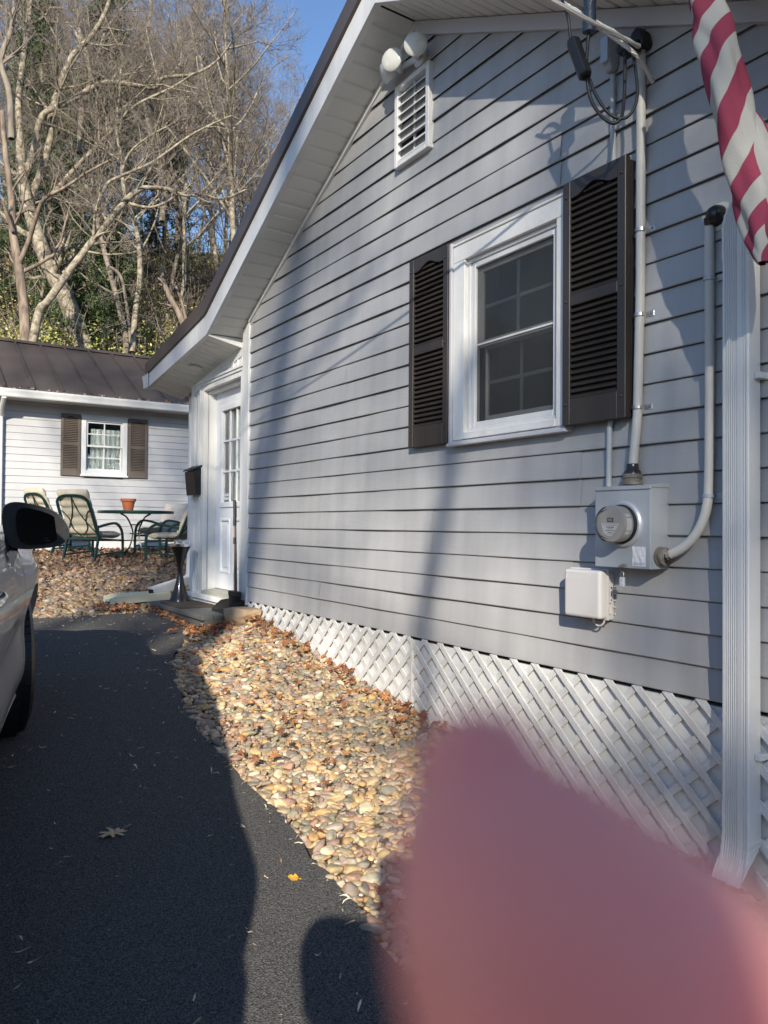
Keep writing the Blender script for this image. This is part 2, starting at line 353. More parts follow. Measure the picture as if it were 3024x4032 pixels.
# roof line: fascia bottoms (y, z)
BEND = (6.50, 2.331); EAVE = (8.28, 2.117); RIDGE = (3.77, 3.733); REND = (1.02, 2.322)
def fb(y):
    if y > BEND[0]: return BEND[1] + (EAVE[1] - BEND[1]) * (y - BEND[0]) / (EAVE[0] - BEND[0])
    return rakeZ(y)
XO = -.318
def band(ylist, d0, d1, x0, x1, mb):
    for a, b in zip(ylist[:-1], ylist[1:]):
        mb.prism([(a, fb(a) + d0(a)), (b, fb(b) + d0(b)), (b, fb(b) + d1(b)), (a, fb(a) + d1(a))], 0, x0, x1)
wh = lambda y: .178 if y < 6.5 else .178 - .04 * (y - 6.5) / 1.78
tp = lambda y: .318 if y < 6.5 else .318 - .06 * (y - 6.5) / 1.78
for seg in ([1.02, 3.77], [3.77, 6.50], [6.50, 8.28]):
    mb = MB(); band(seg, lambda y: 0, wh, XO, XO + .02, mb)
    a, b = seg; mb.prism([(a, fb(a) + .001), (b, fb(b) + .001), (b, fb(b) + .016), (a, fb(a) + .016)], 0, XO + .02, XO + .045)
    mb.build('fascia', MT['white'], house)
mb = MB()
band([1.02, 3.77], lambda y: wh(y) + .004, tp, XO - .022, 7.2, mb); band([3.77, 6.50], lambda y: wh(y) + .004, tp, XO - .022, 7.2, mb); band([6.5, 8.28], lambda y: wh(y) + .004, tp, XO - .022, 7.2, mb)
for k in range(16):       # standing seams
    x = .1 + k * .45
    for a, b in ((1.02, 3.77), (3.77, 6.5), (6.5, 8.28)):
        mb.bar((x, a, fb(a) + tp(a) + .012), (x, b, fb(b) + tp(b) + .012), .02, .03)
mb.build('roof', MT['roof'], house)
# soffits: grooved strips running out from the wall
def soffit(y0, y1, n, zin, zout, xin, xo=XO + .03, name='soffit'):
    mb = MB(); rows = []
    for k in range(n):
        for f, d in ((0, .012), (.07, .012), (.11, 0), (.52, 0), (.555, .009), (.605, .009), (.64, 0), (.965, 0)):
            y = y0 + (y1 - y0) * (k + f) / n
            rows.append([(xo, y, zout(y) + d), (xin, y, zin(y) + d)])
    mb.grid(rows); return mb.build(name, MT['soffit'], house, fix=False)
soffit(6.50, 3.77, 12, lambda y: rakeZ(y) + .002, lambda y: rakeZ(y) + .002, .06)
soffit(1.05, 3.77, 14, lambda y: rakeZ(y) + .002, lambda y: rakeZ(y) + .002, .0)
ewz = lambda y: 2.262 - .1435 * (y - 6.5) if y > 6.55 else 2.30
soffit(6.52, 8.26, 9, lambda y: 2.262 - .135 * (y - 6.5), lambda y: fb(y) + .004, .06)
mb = MB(); mb.prism([(XO + .02, 2.34), (.07, 2.34), (.07, 2.25), (XO + .02, 2.325)], 1, 6.494, 6.508); mb.prism([(-.004, 2.30), (.07, 2.30), (.07, 2.46), (-.004, 2.46)], 1, 6.39, 6.40); mb.build('soffit_return', MT['soffit'], house)
mb = MB(); mb.bar((XO + .03, 6.51, 2.327), (.03, 6.51, 2.262), .03, .012); mb.build('soffit_bead', MT['white'], house, bev=.003)
mb = MB(); mb.lathe([(.055, 0), (.062, -.006), (.062, -.010), (.05, -.010), (.045, -.004)], (-.13, 7.28, 2.195), (.18, .1, 1), 32); mb.build('soffit_cap', MT['soffit'], house, smooth=40)
# end gutter of the low eave
mb = MB(); mb.prism([(8.285, 2.125), (8.285, 2.262), (8.41, 2.265), (8.415, 2.235), (8.385, 2.19), (8.365, 2.125)], 0, XO - .01, 7.2); mb.box(XO - .018, XO - .008, 8.20, 8.30, 2.118, 2.275)
mb.build('gutter', MT['white'], house)

# ---------------------------------------------------------------- entry wall and door
mb = MB(); RX = .03
def strip(y0, y1, z0):
    yc = y0
    while yc < y1 - .005:
        ye = min(yc + .105, y1); zt = min(ewz(yc), ewz(ye)) + .05
        mb.box(RX, RX + .04, yc, ye - .014, z0, zt); mb.box(RX - .011, RX + .03, ye - .014, ye, z0, zt); yc = ye
strip(6.40, 7.62, 2.07); strip(7.53, 7.72, -.05)
mb.prism([(7.72, -.05), (7.815, -.05), (7.815, 2.10), (7.72, 2.11)], 0, RX - .016, RX + .05)
mb.prism([(6.42, 2.20), (7.82, 2.00), (7.82, 2.10), (6.42, 2.30)], 0, RX - .012, RX + .02)
mb.box(.031, 7, 7.79, 7.815, -.4, 2.1)
mb.build('entry_wall', MT['white'], house, bev=.002, seg=1)
mb = MB()      # casing with backband
for (a, b) in ((6.42, 6.492), (7.432, 7.52)):
    mb.box(RX - .022, RX + .03, a, b, -.03, 2.06); mb.box(RX - .036, RX - .02, b - .018 if a > 7 else a, b if a > 7 else a + .018, -.03, 2.06)
    mb.box(RX - .03, RX - .021, a + .024, a + .04, -.03, 2.0)
mb.box(RX - .0225, RX + .03, 6.42, 7.52, 2.001, 2.075); mb.box(RX - .046, RX + .01, 6.40, 7.54, 2.076, 2.10); mb.box(RX - .035, RX + .01, 6.41, 7.53, 2.05, 2.075)
door = mb.build('door_frame', MT['wood_white'], house, bev=.003, seg=1)
mb = MB(); mb.box(RX + .031, .19, 7.40, 7.431, -.03, 2.0); mb.box(RX + .031, .19, 6.493, 6.52, -.03, 2.0); mb.box(RX + .0305, .19, 6.52, 7.40, 1.97, 2.0)
mb.build('door_jamb', MT['wood_white'], house)
mb = MB(); mb.box(-.035, .04, 6.40, 7.75, -.075, -.027); mb.box(-.01, .03, 6.42, 7.72, -.2, -.075); mb.build('door_step_trim', MT['wood_white'], house, bev=.006)
mb = MB(); mb.prism([(-.0, -.026), (.2, -.026), (.2, .028), (.12, .022), (-.0, .002)], 1, 6.495, 7.43); mb.build('door_sill', MT['sill'], house)
XD = .13       # door leaf
dl = MB(); g = [(6.70, 7.235, .86, 1.80)]
def slab(y0, y1, z0, z1, holes, x0, x1, mb):
    zs = sorted({z0, z1, *[h[2] for h in holes], *[h[3] for h in holes]})
    for a, b in zip(zs[:-1], zs[1:]):
        hs = sorted([h for h in holes if h[2] <= a and h[3] >= b]); y = y0
        for h in hs: mb.box(x0, x1, y, h[0], a, b); y = h[1]
        mb.box(x0, x1, y, y1, a, b)
pan = [(6.68, 6.925, .19, .72), (7.01, 7.255, .19, .72)]
slab(6.522, 7.398, .03, 1.968, g + pan, XD, XD + .044, dl)
dleaf = dl.build('door', MT['doorwhite'], house)
mb = MB()
for (a, b, c_, d_) in pan:
    mb.box(XD + .010, XD + .02, a, b, c_, d_)
    for q in ((a, a + .022, c_, d_), (b - .022, b, c_, d_), (a + .022, b - .022, c_, c_ + .022), (a + .022, b - .022, d_ - .022, d_)): mb.box(XD - .008, XD + .011, *q)
    mb.box(XD + .001, XD + .0105, a + .055, b - .055, c_ + .055, d_ - .055)
mb.build('raised_panel', MT['doorwhite'], dleaf, bev=.005)
a, b, c_, d_ = g[0]; mb = MB()
for q in ((a - .03, a + .022, c_ - .03, d_ + .03), (b - .022, b + .03, c_ - .03, d_ + .03), (a + .022, b - .022, c_ - .03, c_ + .022), (a + .022, b - .022, d_ - .022, d_ + .03)): mb.box(XD - .014, XD + .03, *q)
mb.build('glazing_frame', MT['doorwhite'], dleaf, bev=.005)
mb = MB()
for k in (1, 2):
    y = a + .022 + (b - a - .044) * k / 3; mb.box(XD + .006, XD + .02, y - .009, y + .009, c_ + .022, d_ - .022)
    z = c_ + .022 + (d_ - c_ - .044) * k / 3; mb.box(XD + .004, XD + .018, a + .022, b - .022, z - .009, z + .009)
mb.build('muntin', MT['doorwhite'], dleaf)
mb = MB(); mb.box(XD + .021, XD + .025, a + .01, b - .01, c_ + .01, d_ - .01); mb.build('pane', MT['glass'], dleaf)
def drape(y0, y1, z0, z1, x, n, amp, T, mb):
    rows = []
    for i in range(n * 6 + 1):
        s = y0 + (y1 - y0) * i / (n * 6); o = x + amp * math.sin(i * math.pi / 3) + amp * .5 * math.sin(i * 1.1)
        rows.append([T(s + .01 * math.sin(z * 3 + i), o, z) for z in np.linspace(z0, z1, 6)])
    mb.grid(rows)
mb = MB(); drape(a, b, c_, d_ - .03, XD + .075, 7, .012, lambda s, o, z: (o, s, z), mb); mb.build('curtain', MT['curtain'], dleaf, smooth=180, fix=False)
mb = MB(); mb.box(XD + .25, XD + .27, 6.5, 7.45, 0, 2.0); mb.build('room_wall', MT['dark'], dleaf)
mb = MB(); mb.lathe([(.022, 0), (.026, -.01), (.012, -.02), (.012, -.035), (.027, -.045), (.027, -.065), (.01, -.075)], (XD, 6.575, .88), (1, 0, 0), 20); mb.build('door_knob', MT['steel'], dleaf, smooth=40)
def text(s, size, loc, rot, m, name, parent=None, ext=.0004, align='CENTER'):
    c = bpy.data.curves.new(name, 'FONT'); c.body = s; c.size = size; c.extrude = ext; c.align_x = align; c.align_y = 'CENTER'
    o = bpy.data.objects.new(name, c); col.objects.link(o); bpy.context.view_layer.update()
    me = bpy.data.meshes.new_from_object(o.evaluated_get(bpy.context.evaluated_depsgraph_get())); bpy.data.objects.remove(o); bpy.data.curves.remove(c)
    me.materials.clear(); me.materials.append(m)
    Mx = Matrix.Translation(Vector(loc)) @ rot; me.transform(Mx)
    o = bpy.data.objects.new(name, me); col.objects.link(o)
    if parent: o.parent = parent; o.matrix_basis = world_of(parent).inverted()
    return o
FACE_W = Matrix(((0, 0, -1, 0), (-1, 0, 0, 0), (0, 1, 0, 0), (0, 0, 0, 1)))   # text on a wall that faces -x, reading towards -y
st = MB(); st.box(XD + .017, XD + .0195, 7.04, 7.20, .905, .965); stk = st.build('door_sticker', MT['paper2'], dleaf)
text('No Smoking', .024, (XD + .0165, 7.135, .935), FACE_W, MT['ink'], 'lettering', dleaf)
mb = MB(); mb.lathe([(.017, 0), (.017, .001)], (XD + .016, 7.063, .935), (1, 0, 0), 20); mb.build('red_symbol', MT['red'], dleaf)

# ---------------------------------------------------------------- main window
win = None
mb = MB()
for q in ((3.27, 3.365, 1.14, 2.13), (2.535, 2.586, 1.14, 2.13)): mb.box(-.038, .0, *q)
mb.box(-.0382, .0, 2.535, 3.365, 2.131, 2.222); mb.box(-.046, .0, 2.52, 3.372, 2.222, 2.236)
mb.box(-.044, .0, 2.586, 3.27, 1.14, 1.178)
win = mb.build('window', MT['wood_white'], house, bev=.003, seg=1)
for q in ((3.366, 3.388), (2.515, 2.534)): mb = MB(); mb.box(-.052, .0, *q, 1.125, 2.245); mb.build('side_channel', MT['trimgrey'], win, bev=.003, seg=1)
mb = MB(); mb.prism([(-.062, 1.108), (-.062, 1.122), (-.03, 1.139), (0, 1.139), (0, 1.108)], 1, 2.505, 3.395); mb.build('window_sill', MT['trimgrey'], win, bev=.002, seg=1)
mb = MB()
def frame(mb, y0, y1, z0, z1, wd, x0, x1):
    mb.box(x0, x1, y0, y0 + wd, z0, z1); mb.box(x0, x1, y1 - wd, y1, z0, z1); mb.box(x0, x1, y0 + wd, y1 - wd, z0, z0 + wd); mb.box(x0, x1, y0 + wd, y1 - wd, z1 - wd, z1)
frame(mb, 2.587, 3.269, 1.179, 2.130, .022, -.014, .06); frame(mb, 2.609, 3.247, 1.201, 2.108, .03, -.004, .06)
mb.build('window_frame', MT['white'], win, bev=.003, seg=1)
mb = MB(); frame(mb, 2.64, 3.216, 1.642, 2.078, .03, .022, .045); mb.box(.016, .05, 2.64, 3.216, 1.636, 1.672); mb.box(.01, .02, 2.64, 3.216, 1.648, 1.66); mb.build('upper_sash', MT['white'], win, bev=.002, seg=1)
mb = MB(); frame(mb, 2.64, 3.216, 1.231, 1.665, .034, .048, .075); mb.build('lower_sash', MT['white'], win, bev=.002, seg=1)
for (z0, z1, x) in ((1.672, 2.048, .034), (1.265, 1.632, .06)):
    mb = MB(); mb.box(x, x + .004, 2.67, 3.186, z0, z1); mb.build('pane', MT['glass'], win)
    mb = MB(); mb.box(x + .006, x + .012, 2.919, 2.937, z0, z1); mb.box(x + .0065, x + .0125, 2.67, 3.186, (z0 + z1) / 2 - .009, (z0 + z1) / 2 + .009); mb.build('muntin', MT['trimgrey'], win)
mb = MB(); mb.box(.15, .17, 2.5, 3.3, 1.1, 2.15); mb.build('dark_backing', MT['room_dark'], win)  # near-black sheet painted for the dim room behind the glass
mb = MB(); mb.box(.0105, .0115, 2.64, 3.216, 1.232, 2.078); mb.build('insect_screen', MT['mesh'], win)
# gable vent
def louvres(name, y0, y1, z0, z1, n, fr, mfr, mlv, parent, x=0, mull=True, dk=MT['dark']):
    mb = MB(); frame(mb, y0, y1, z0, z1, fr, x - .045, x); o = mb.build(name, mfr, parent, bev=.003, seg=1)
    mb = MB(); mb.box(x - .006, x - .002, y0 + fr, y1 - fr, z0 + fr, z1 - fr); mb.build('vent_back', dk, o)  # black sheet in place of shade, no opening behind the louvers
    mb = MB(); p = (z1 - z0 - 2 * fr) / n
    for k in range(n):
        z = z0 + fr + p * k
        mb.prism([(x - .040, z + .004), (x - .037, z + .014), (x - .008, z + p * .80), (x - .012, z + p * .72)], 1, y0 + fr, y1 - fr)
    mb.build('louver', mlv, o)
    mb = MB(); yc = (y0 + y1) / 2; mb.box(x - .02, x - .0065, yc - .006, yc + .006, z0 + fr, z1 - fr); mb.build('mullion', mlv, o)
    return o
louvres('gable_vent', 3.604, 3.962, 2.893, 3.408, 8, .032, MT['white'], MT['white'], house)

# ---------------------------------------------------------------- shutters
def shutter(T, w_, h, m, parent, nl, thick=.034, fr=.05):
    """T(s,o,z): s across 0..w_, o out, z up 0..h"""
    mb = MB(); mid0, mid1 = h * .485, h * .53; bot, top = h * .105, h * .105; cw = .045
    def bx(s0, s1, o0, o1, z0, z1):
        vs = [T(s, o, z) for s in (s0, s1) for o in (o0, o1) for z in (z0, z1)]
        mb.add(vs, [(0, 1, 3, 2), (4, 6, 7, 5), (0, 4, 5, 1), (2, 3, 7, 6), (0, 2, 6, 4), (1, 5, 7, 3)])
    bx(0, cw, 0, thick, 0, h); bx(w_ - cw, w_, 0, thick, 0, h); bx(cw, w_ - cw, 0, thick - .001, 0, bot); bx(cw, w_ - cw, 0, thick - .001, mid0, mid1)
    # top rail with an arched lower edge
    N = 16; zt = h - .045; low = []
    for i in range(N + 1):
        f = i / N; s = cw + (w_ - 2 * cw) * f; e = abs(f - .5) * 2
        low.append((s, zt - .035 * (1 if e > .8 else .5 - .5 * math.cos(math.pi * min(1, e / .8)))))
    o = mb.build('shutter', m, parent, bev=.0025, seg=1)
    mb = MB()
    for oo in (0, thick - .001): mb.add([T(s, oo, z) for s, z in low + [(w_ - cw, h), (cw, h)]], [tuple(range(N + 3))])
    n_ = N + 3; mb.f += [(i, (i + 1) % n_, n_ + (i + 1) % n_, n_ + i) for i in range(n_)]; mb.m += [0] * n_
    mb.build('top_rail', m, o)
    mb = MB(); bx(cw, w_ - cw, .002, .006, bot, zt)
    for (z0, z1, n) in ((bot, mid0, nl), (mid1, zt - .002, nl + 1)):
        p = (z1 - z0) / n
        for k in range(n):
            z = z0 + p * k
            def lip(s): 
                q = min(z + p * .94, h)
                if z + p > zt - .04:
                    f = (s - cw) / (w_ - 2 * cw); e = abs(f - .5) * 2; q = min(q, zt - .035 * (1 if e > .8 else .5 - .5 * math.cos(math.pi * min(1, e / .8))))
                return q
            S = [s for s in np.linspace(cw, w_ - cw, 25) if lip(s) > z + .008]
            if len(S) < 3: continue
            mb.grid([[T(s, .008, z), T(s, thick - .004, z + .001), T(s, thick - .003, z + .005), T(s, .009, lip(s))] for s in S])
    mb.build('louver', m, o, fix=False)
    for s in (cw * .5, w_ - cw * .5):
        for z in (bot * .8, (mid0 + mid1) / 2, h - .07):
            cpt = Vector(T(s, thick, z)); d = (Vector(T(s, thick + .01, z)) - cpt).normalized()
            mb = MB(); mb.lathe([(.007, -.001), (.007, .003), (.004, .006)], cpt, d, 10); mb.build('screw', m, o, smooth=40)
    return o
Tm = lambda y0, z0: (lambda s, o, z: (-.018 - o * 1.05, y0 - s, z0 + z))
shutter(Tm(3.775, 1.132), .378, 1.122, MT['brown'], house, 15)
shutter(lambda s, o, z: (-.040 - o, 2.512 - s, 1.132 + z), .36, 1.122, MT['brown'], house, 15)
mb = MB(); mb.box(-.040, -.012, 2.15, 2.17, 1.14, 2.24); mb.build('shutter_edge', MT['brown'], house)

# ---------------------------------------------------------------- lattice skirt (three panels)
def clip(poly, f):        # keep f(p) >= 0
    out = []
    for i in range(len(poly)):
        p, q = poly[i], poly[(i + 1) % len(poly)]; a, b = f(p), f(q)
        if a >= 0: out.append(p)
        if a * b < 0: t = a / (a - b); out.append((p[0] + (q[0] - p[0]) * t, p[1] + (q[1] - p[1]) * t))
    return out
def lattice(y0, y1, zt, zb, sgn, off, pitch=.151, wd=.044):
    mb = MB()
    for layer, sg in ((0, sgn), (1, -sgn)):
        x0, x1 = ((-.026, -.0175) if layer == 0 else (-.0172, -.009))
        k = -12
        while k < 60:
            y = y0 + off + k * pitch
            poly = [(y, zt), (y + wd, zt), (y + wd + sg * 1.6, zt - 1.45), (y + sg * 1.6, zt - 1.45)]
            poly = clip(poly, lambda p: p[0] - y0); poly = clip(poly, lambda p: y1 - p[0]) if poly else poly
            poly = clip(poly, lambda p: p[1] - zb(p[0])) if poly else poly
            if len(poly) > 2: mb.prism(poly, 0, x0, x1)
            k += 1
    return mb
low = lambda y: gz(0, y) - .12
lattice(3.77, 6.30, .0, low, 1, .03).build('lattice_panel', MT['lattice'], house)
lattice(1.70, 3.762, -.002, low, -1, .108).build('lattice_panel', MT['lattice'], house)
lattice(1.28, 1.60, -.002, low, -1, .05).build('lattice_panel', MT['lattice'], house)
mb = MB(); mb.box(-.03, -.008, 3.756, 3.772, -.46, -.02); mb.build('lattice_edge', MT['lattice'], house)

# ---------------------------------------------------------------- downspout
ds = MB(); yA, yB, xf, xb = 1.585, 1.690, -.098, -.024
def dsprof():     # ribbed rectangular section, counter clockwise from back left
    pts = [(xb, yB), (xf + .004, yB), (xf, yB - .004)]
    n = 6
    for k in range(n):
        y = yB - .012 - k * .0085; pts += [(xf, y), (xf + .005, y - .0022), (xf + .005, y - .0042), (xf, y - .0064)]
    pts += [(xf, yA + .04), (xf, yA + .03)]
    for k in range(2):
        y = yA + .026 - k * .0085; pts += [(xf, y), (xf + .004, y - .0022), (xf + .004, y - .0042), (xf, y - .0064)]
    return pts + [(xf, yA + .004), (xf + .004, yA), (xb, yA)]
pr = dsprof()
def zbend(path, sc=1.0, crimp=0):    # sweep the section along points (dx, z, tilt)
    P = []
    for i, (dx, z, tl, s_) in enumerate(path):
        k = sc * s_; cx, cy = (xf + xb) / 2, (yA + yB) / 2
        P.append([(cx + dx + (px - cx) * k * math.cos(tl), cy + (py - cy) * k, z + (px - cx) * k * math.sin(tl)) for px, py in pr] + [(cx + dx + (pr[0][0] - cx) * k * math.cos(tl), cy + (pr[0][1] - cy) * k, z + (pr[0][0] - cx) * k * math.sin(tl))])
    return P
ds.grid(zbend([(0, -.40, 0, 1), (0, 1.70, 0, 1)])); dso = ds.build('downspout', MT['white'], house, fix=False)
mb = MB(); path = [(0, -.33, 0, 1.03), (0, -.445, 0, 1.03)]
for k in range(12):
    t = k / 11 * 1.05; path.append((-.15 * (1 - math.cos(t)) - .0, -.455 - .13 * math.sin(t), t * .95, 1.05 + (.012 if k % 2 else -.02)))
mb.grid(zbend(path)); mb.build('elbow', MT['white'], dso, fix=False)
mb = MB(); rows = []; cx, cy = (xf + xb) / 2, (yA + yB) / 2          # upper elbow bends along the wall towards the house corner
for (dy, z, tl, k) in [(0, 1.66, 0, 1.04), (0, 1.755, 0, 1.04)] + [(-.13 * (1 - math.cos(t)), 1.765 + .13 * math.sin(t), t * 1.0, 1.06 + (.016 if q % 2 else -.03)) for q, t in enumerate(np.linspace(0, 1.0, 16))] + [(-.22, 1.98, .9, 1.0), (-.50, 2.22, .9, 1.0), (-.53, 2.26, .2, 1.0)]:
    rows.append([(cx + (px - cx) * k, cy + dy + (py - cy) * k * math.cos(tl), z + (py - cy) * k * math.sin(tl)) for px, py in pr + pr[:1]])
mb.grid(rows); mb.build('elbow', MT['white'], dso, fix=False)
for z in (1.22, -.155): mb = MB(); mb.box(-.064, -.008, 1.560, 1.584, z - .012, z + .012); mb.box(-.02, -.012, 1.53, 1.562, z - .014, z + .014); mb.build('strap', MT['white'], dso, bev=.004)
# ---------------------------------------------------------------- electric meter
mt = empty('electric_meter', (0, 2.13, .5), label='grey metal electric meter box with a round glass meter on the siding', cat='electric meter')
mb = MB(); mb.box(-.121, -.005, 1.985, 2.271, .498, .832)
box = mb.build('meter_box', MT['galv'], mt, bev=.003)
mb = MB(); mb.prism([(-.127, .822), (-.127, .838), (-.005, .847), (-.005, .829), (-.122, .829), (-.122, .822)], 1, 1.981, 2.275); mb.build('lid_flange', MT['galv'], box, bev=.001, seg=1)
mb = MB(); mb.box(-.1225, -.119, 1.987, 2.0, .50, .82); mb.box(-.124, -.05, 1.990, 1.997, .505, .51); mb.build('side_hem', MT['galv'], box)
mc = (2.122, .679)
mb = MB(); mb.lathe([(.097, 0), (.097, .006), (.090, .013), (.082, .013), (.080, .004), (.0, .004)], (-.121, *mc), (-1, 0, 0), 40, caps=False); mb.build('sealing_ring', MT['galv'], mt, smooth=40)
mb = MB(); mb.lathe([(.080, .004), (.080, .022), (.074, .024)], (-.121, *mc), (-1, 0, 0), 40, caps=False); mb.build('meter_base', MT['black'], mt, smooth=40)
mb = MB(); mb.lathe([(.071, .012), (.071, .070), (.068, .076), (.0, .076)], (-.121, *mc), (-1, 0, 0), 40, caps=False)
MT['meterface'] = mat('meter_plastic', (.36, .345, .32), .5)
body = mb.build('meter_body', MT['meterface'], mt, smooth=40)
mb = MB(); mb.box(-.1985, -.197, mc[0] - .0155, mc[0] + .0155, mc[1] + .008, mc[1] + .026); mb.build('display', MT['ink'], body)
text('888', .014, (-.1988, mc[0], mc[1] + .017), FACE_W, MT['galv'], 'digits', body)
MT['glass2'] = mat('meter_glass', (.95, .95, .93), .06, trans=1.0, ior=1.2)
mb = MB(); mb.lathe([(.0755, .015), (.0755, .082), (.0745, .089), (.070, .0935), (.061, .0935), (.059, .089), (.0, .089)], (-.121, *mc), (-1, 0, 0), 48, caps=False); mb.build('meter_glass', MT['glass2'], mt, smooth=50)
mb = MB()       # printed label: a fan shaped white plate with lines of print
pts = [(mc[0] + .046, mc[1] + .002), (mc[0] - .046, mc[1] + .002), (mc[0] - .03, mc[1] - .020), (mc[0] - .008, mc[1] - .049), (mc[0] + .012, mc[1] - .049), (mc[0] + .033, mc[1] - .036)]
mb.prism(pts, 0, -.1990, -.1975); mb.build('meter_label', MT['paper2'], body)
mb = MB()
for k, (z, a, h) in enumerate([(-.004, .04, .0022), (-.0125, .020, .004), (-.0175, .012, .0016), (-.026, .024, .003), (-.035, .012, .003), (-.0405, .016, .0012)]):
    y = -a
    while y < a: q = R.uniform(.002, .006); mb.box(-.19945, -.1990, mc[0] + y, mc[0] + min(a, y + q), mc[1] + z - h / 2, mc[1] + z + h / 2); y += q + .0012
mb.build('print', MT['ink'], body)
mb = MB()
for (t0, t1, x0, x1, sp) in ((-.35, .35, -.185, -.155, 0), (.42, .62, -.185, -.155, 0), (-.62, -.42, -.185, -.16, 0)):
    T_ = np.linspace(t0, t1, 8); mb.grid([[(x, mc[0] - .0714 * math.cos(t), mc[1] + .0714 * math.sin(t)) for x in (x0, x1)] for t in T_])
mb.build('rating_sticker', MT['paper2'], body, fix=False)
mb = MB(); n = 9
mb.grid([[(-.1235 - .0012 * math.sin(i * 1.9 + j) * R.random(), 2.0732 - .0665 * i / n, .508 + .0805 * j / n) for j in range(n + 1)] for i in range(n + 1)]); mb.build('foil_sticker', MT['paper'], mt, fix=False)
mb = MB()
for z in (.521, .515): mb.box(-.1255, -.1248, 2.012, 2.068, z, z + .0015)
mb.build('print', MT['galv'], mt)
mb = MB(); mb.prism([(2.145, .499), (2.105, .499), (2.10, .512), (2.115, .516), (2.135, .509)], 0, -.128, -.1215); mb.build('hasp', MT['dirtyfit'], mt, bev=.002)
pk = empty('padlock', (-.10, 2.14, .45), label='small clear padlock hanging under the electric meter box', cat='padlock')
mb = MB(); mb.box(-.108, -.094, 2.131, 2.153, .419, .458); mb.build('body', mat('clear_plastic', (.7, .72, .74), .25, trans=.4), pk, bev=.004)
mb = MB(); mb.tube([(-.101, 2.149, .455), (-.101, 2.149, .475), (-.101, 2.142, .484), (-.101, 2.135, .475), (-.101, 2.135, .455)], .0022, 8); mb.build('shackle', MT['steel'], pk, smooth=60)
mb = MB(); mb.tube([(-.101 , 2.142 + .008 * math.cos(t), .490 + .010 * math.sin(t)) for t in np.linspace(0, 2 * math.pi, 12)], .0018, 6); mb.build('ring', MT['steel'], pk, smooth=60)

# ---------------------------------------------------------------- telecom box
tb = empty('utility_box', (0, 2.35, .26), label='rounded pale grey plastic utility box below the electric meter', cat='utility box')
mb = MB(); mb.box(-.062, -.012, 2.257, 2.455, .262, .470); mb.build('box_base', MT['telecom'], tb, bev=.008)
mb = MB(); mb.box(-.112, -.056, 2.252, 2.460, .268, .478); lidb = mb.build('lid', MT['telecom'], tb, bev=.017, seg=4, smooth=60)
mb = MB(); mb.box(-.066, -.058, 2.247, 2.465, .262, .484); mb.build('lid_rim', MT['telecom'], lidb, bev=.003)
mb = MB(); frame(mb, 2.32, 2.445, .433, .463, .0012, -.1128, -.1115); mb.build('moulded_frame', MT['telecom'], lidb); mb = MB(); frame(mb, 2.275, 2.318, .295, .314, .0012, -.1128, -.1115); mb.box(-.1128, -.1115, 2.277, 2.316, .2995, .3015); mb.box(-.1128, -.1115, 2.277, 2.316, .306, .308); mb.build('moulded_mark', MT['telecom'], lidb)
mb = MB(); mb.box(-.05, -.036, 2.249, 2.259, .335, .415); latch = mb.build('latch', MT['telecom'], tb, bev=.003)
mb = MB(); mb.lathe([(.004, 0), (.004, .003)], (-.043, 2.249, .403), (0, -1, 0), 12); mb.lathe([(.003, 0), (.003, .003)], (-.043, 2.249, .35), (0, -1, 0), 12); mb.box(-.046, -.040, 2.2475, 2.2492, .365, .388); mb.build('screw', MT['ink'], latch)
mb = MB(); mb.box(-.05, -.034, 2.250, 2.256, .288, .322); mb.build('tag', MT['cream'], tb, bev=.004)
mb = MB()
for k in range(5): mb = MB(); mb.box(-.022, -.012, 2.247, 2.258, .285 + k * .03, .291 + k * .03); mb.build('lug', MT['telecom'], tb)
mb = MB(); mb.tube([(-.06, 2.335 - .065 * (0.5 - .5 * math.cos(t)), .268 - .034 * math.sin(t)) for t in np.linspace(0, math.pi, 14)], .0042, 8); mb.build('wire_loop', MT['telecom'], tb, smooth=60)

# ---------------------------------------------------------------- conduits
def strapx(mb, y, z, r, xw=-.036, side=-1):
    mb.tube([(xw + .0, y + r * 1.12 * math.cos(t) * 1.0, z + .004 * math.sin(t)) if False else (xw - r * 1.1 * math.sin(t), y + r * 1.12 * math.cos(t), z) for t in np.linspace(0, math.pi, 12)], .011, 4, flat=.25, up=(0, 1, 0))
    mb.box(-.019, -.0135, y + side * (r * 1.1 + .036), y + side * r * 1.05, z - .012, z + .012)
ms = empty('service_mast', (-.035, 2.12, .9), label='cream plastic service pipe running from the black weatherhead down to the meter', cat='pipe')
mp = [(-.036, 2.104, 2.70), (-.036, 2.104, 2.2), (-.036, 2.104, 1.7), (-.036, 2.112, 1.4), (-.036, 2.118, 1.14), (-.04, 2.13, 1.0), (-.045, 2.136, .905)]
mb = MB(); mb.tube(mp, .0195, 16); mb.build('pipe', MT['pvc'], ms, smooth=60)
for z, y in ((1.92, 2.104), (1.562, 2.108), (1.172, 2.117)):
    mb = MB(); strapx(mb, y, z, .0205); s_ = mb.build('strap', MT['steel'], ms, bev=.001, seg=1)
    mb = MB(); mb.lathe([(.005, 0), (.004, .003)], (-.0195, y - .045, z), (-1, 0, 0), 8); mb.build('screw', MT['dirtyfit'], s_)
mb = MB(); mb.lathe([(.044, 0), (.044, .012), (.037, .013), (.037, .028), (.042, .029), (.042, .04), (.036, .046)], (-.046, 2.137, .846), (0, 0, 1), 18); mb.build('hub', MT['dirtyfit'], ms, smooth=35)
mb = MB(); mb.lathe([(.036, 0), (.034, .012), (.026, .022), (.024, .045), (.0, .047)], (-.045, 2.136, .89), (0, 0, 1), 14, caps=False); mb.build('sealant', MT['tar'], ms, smooth=60)
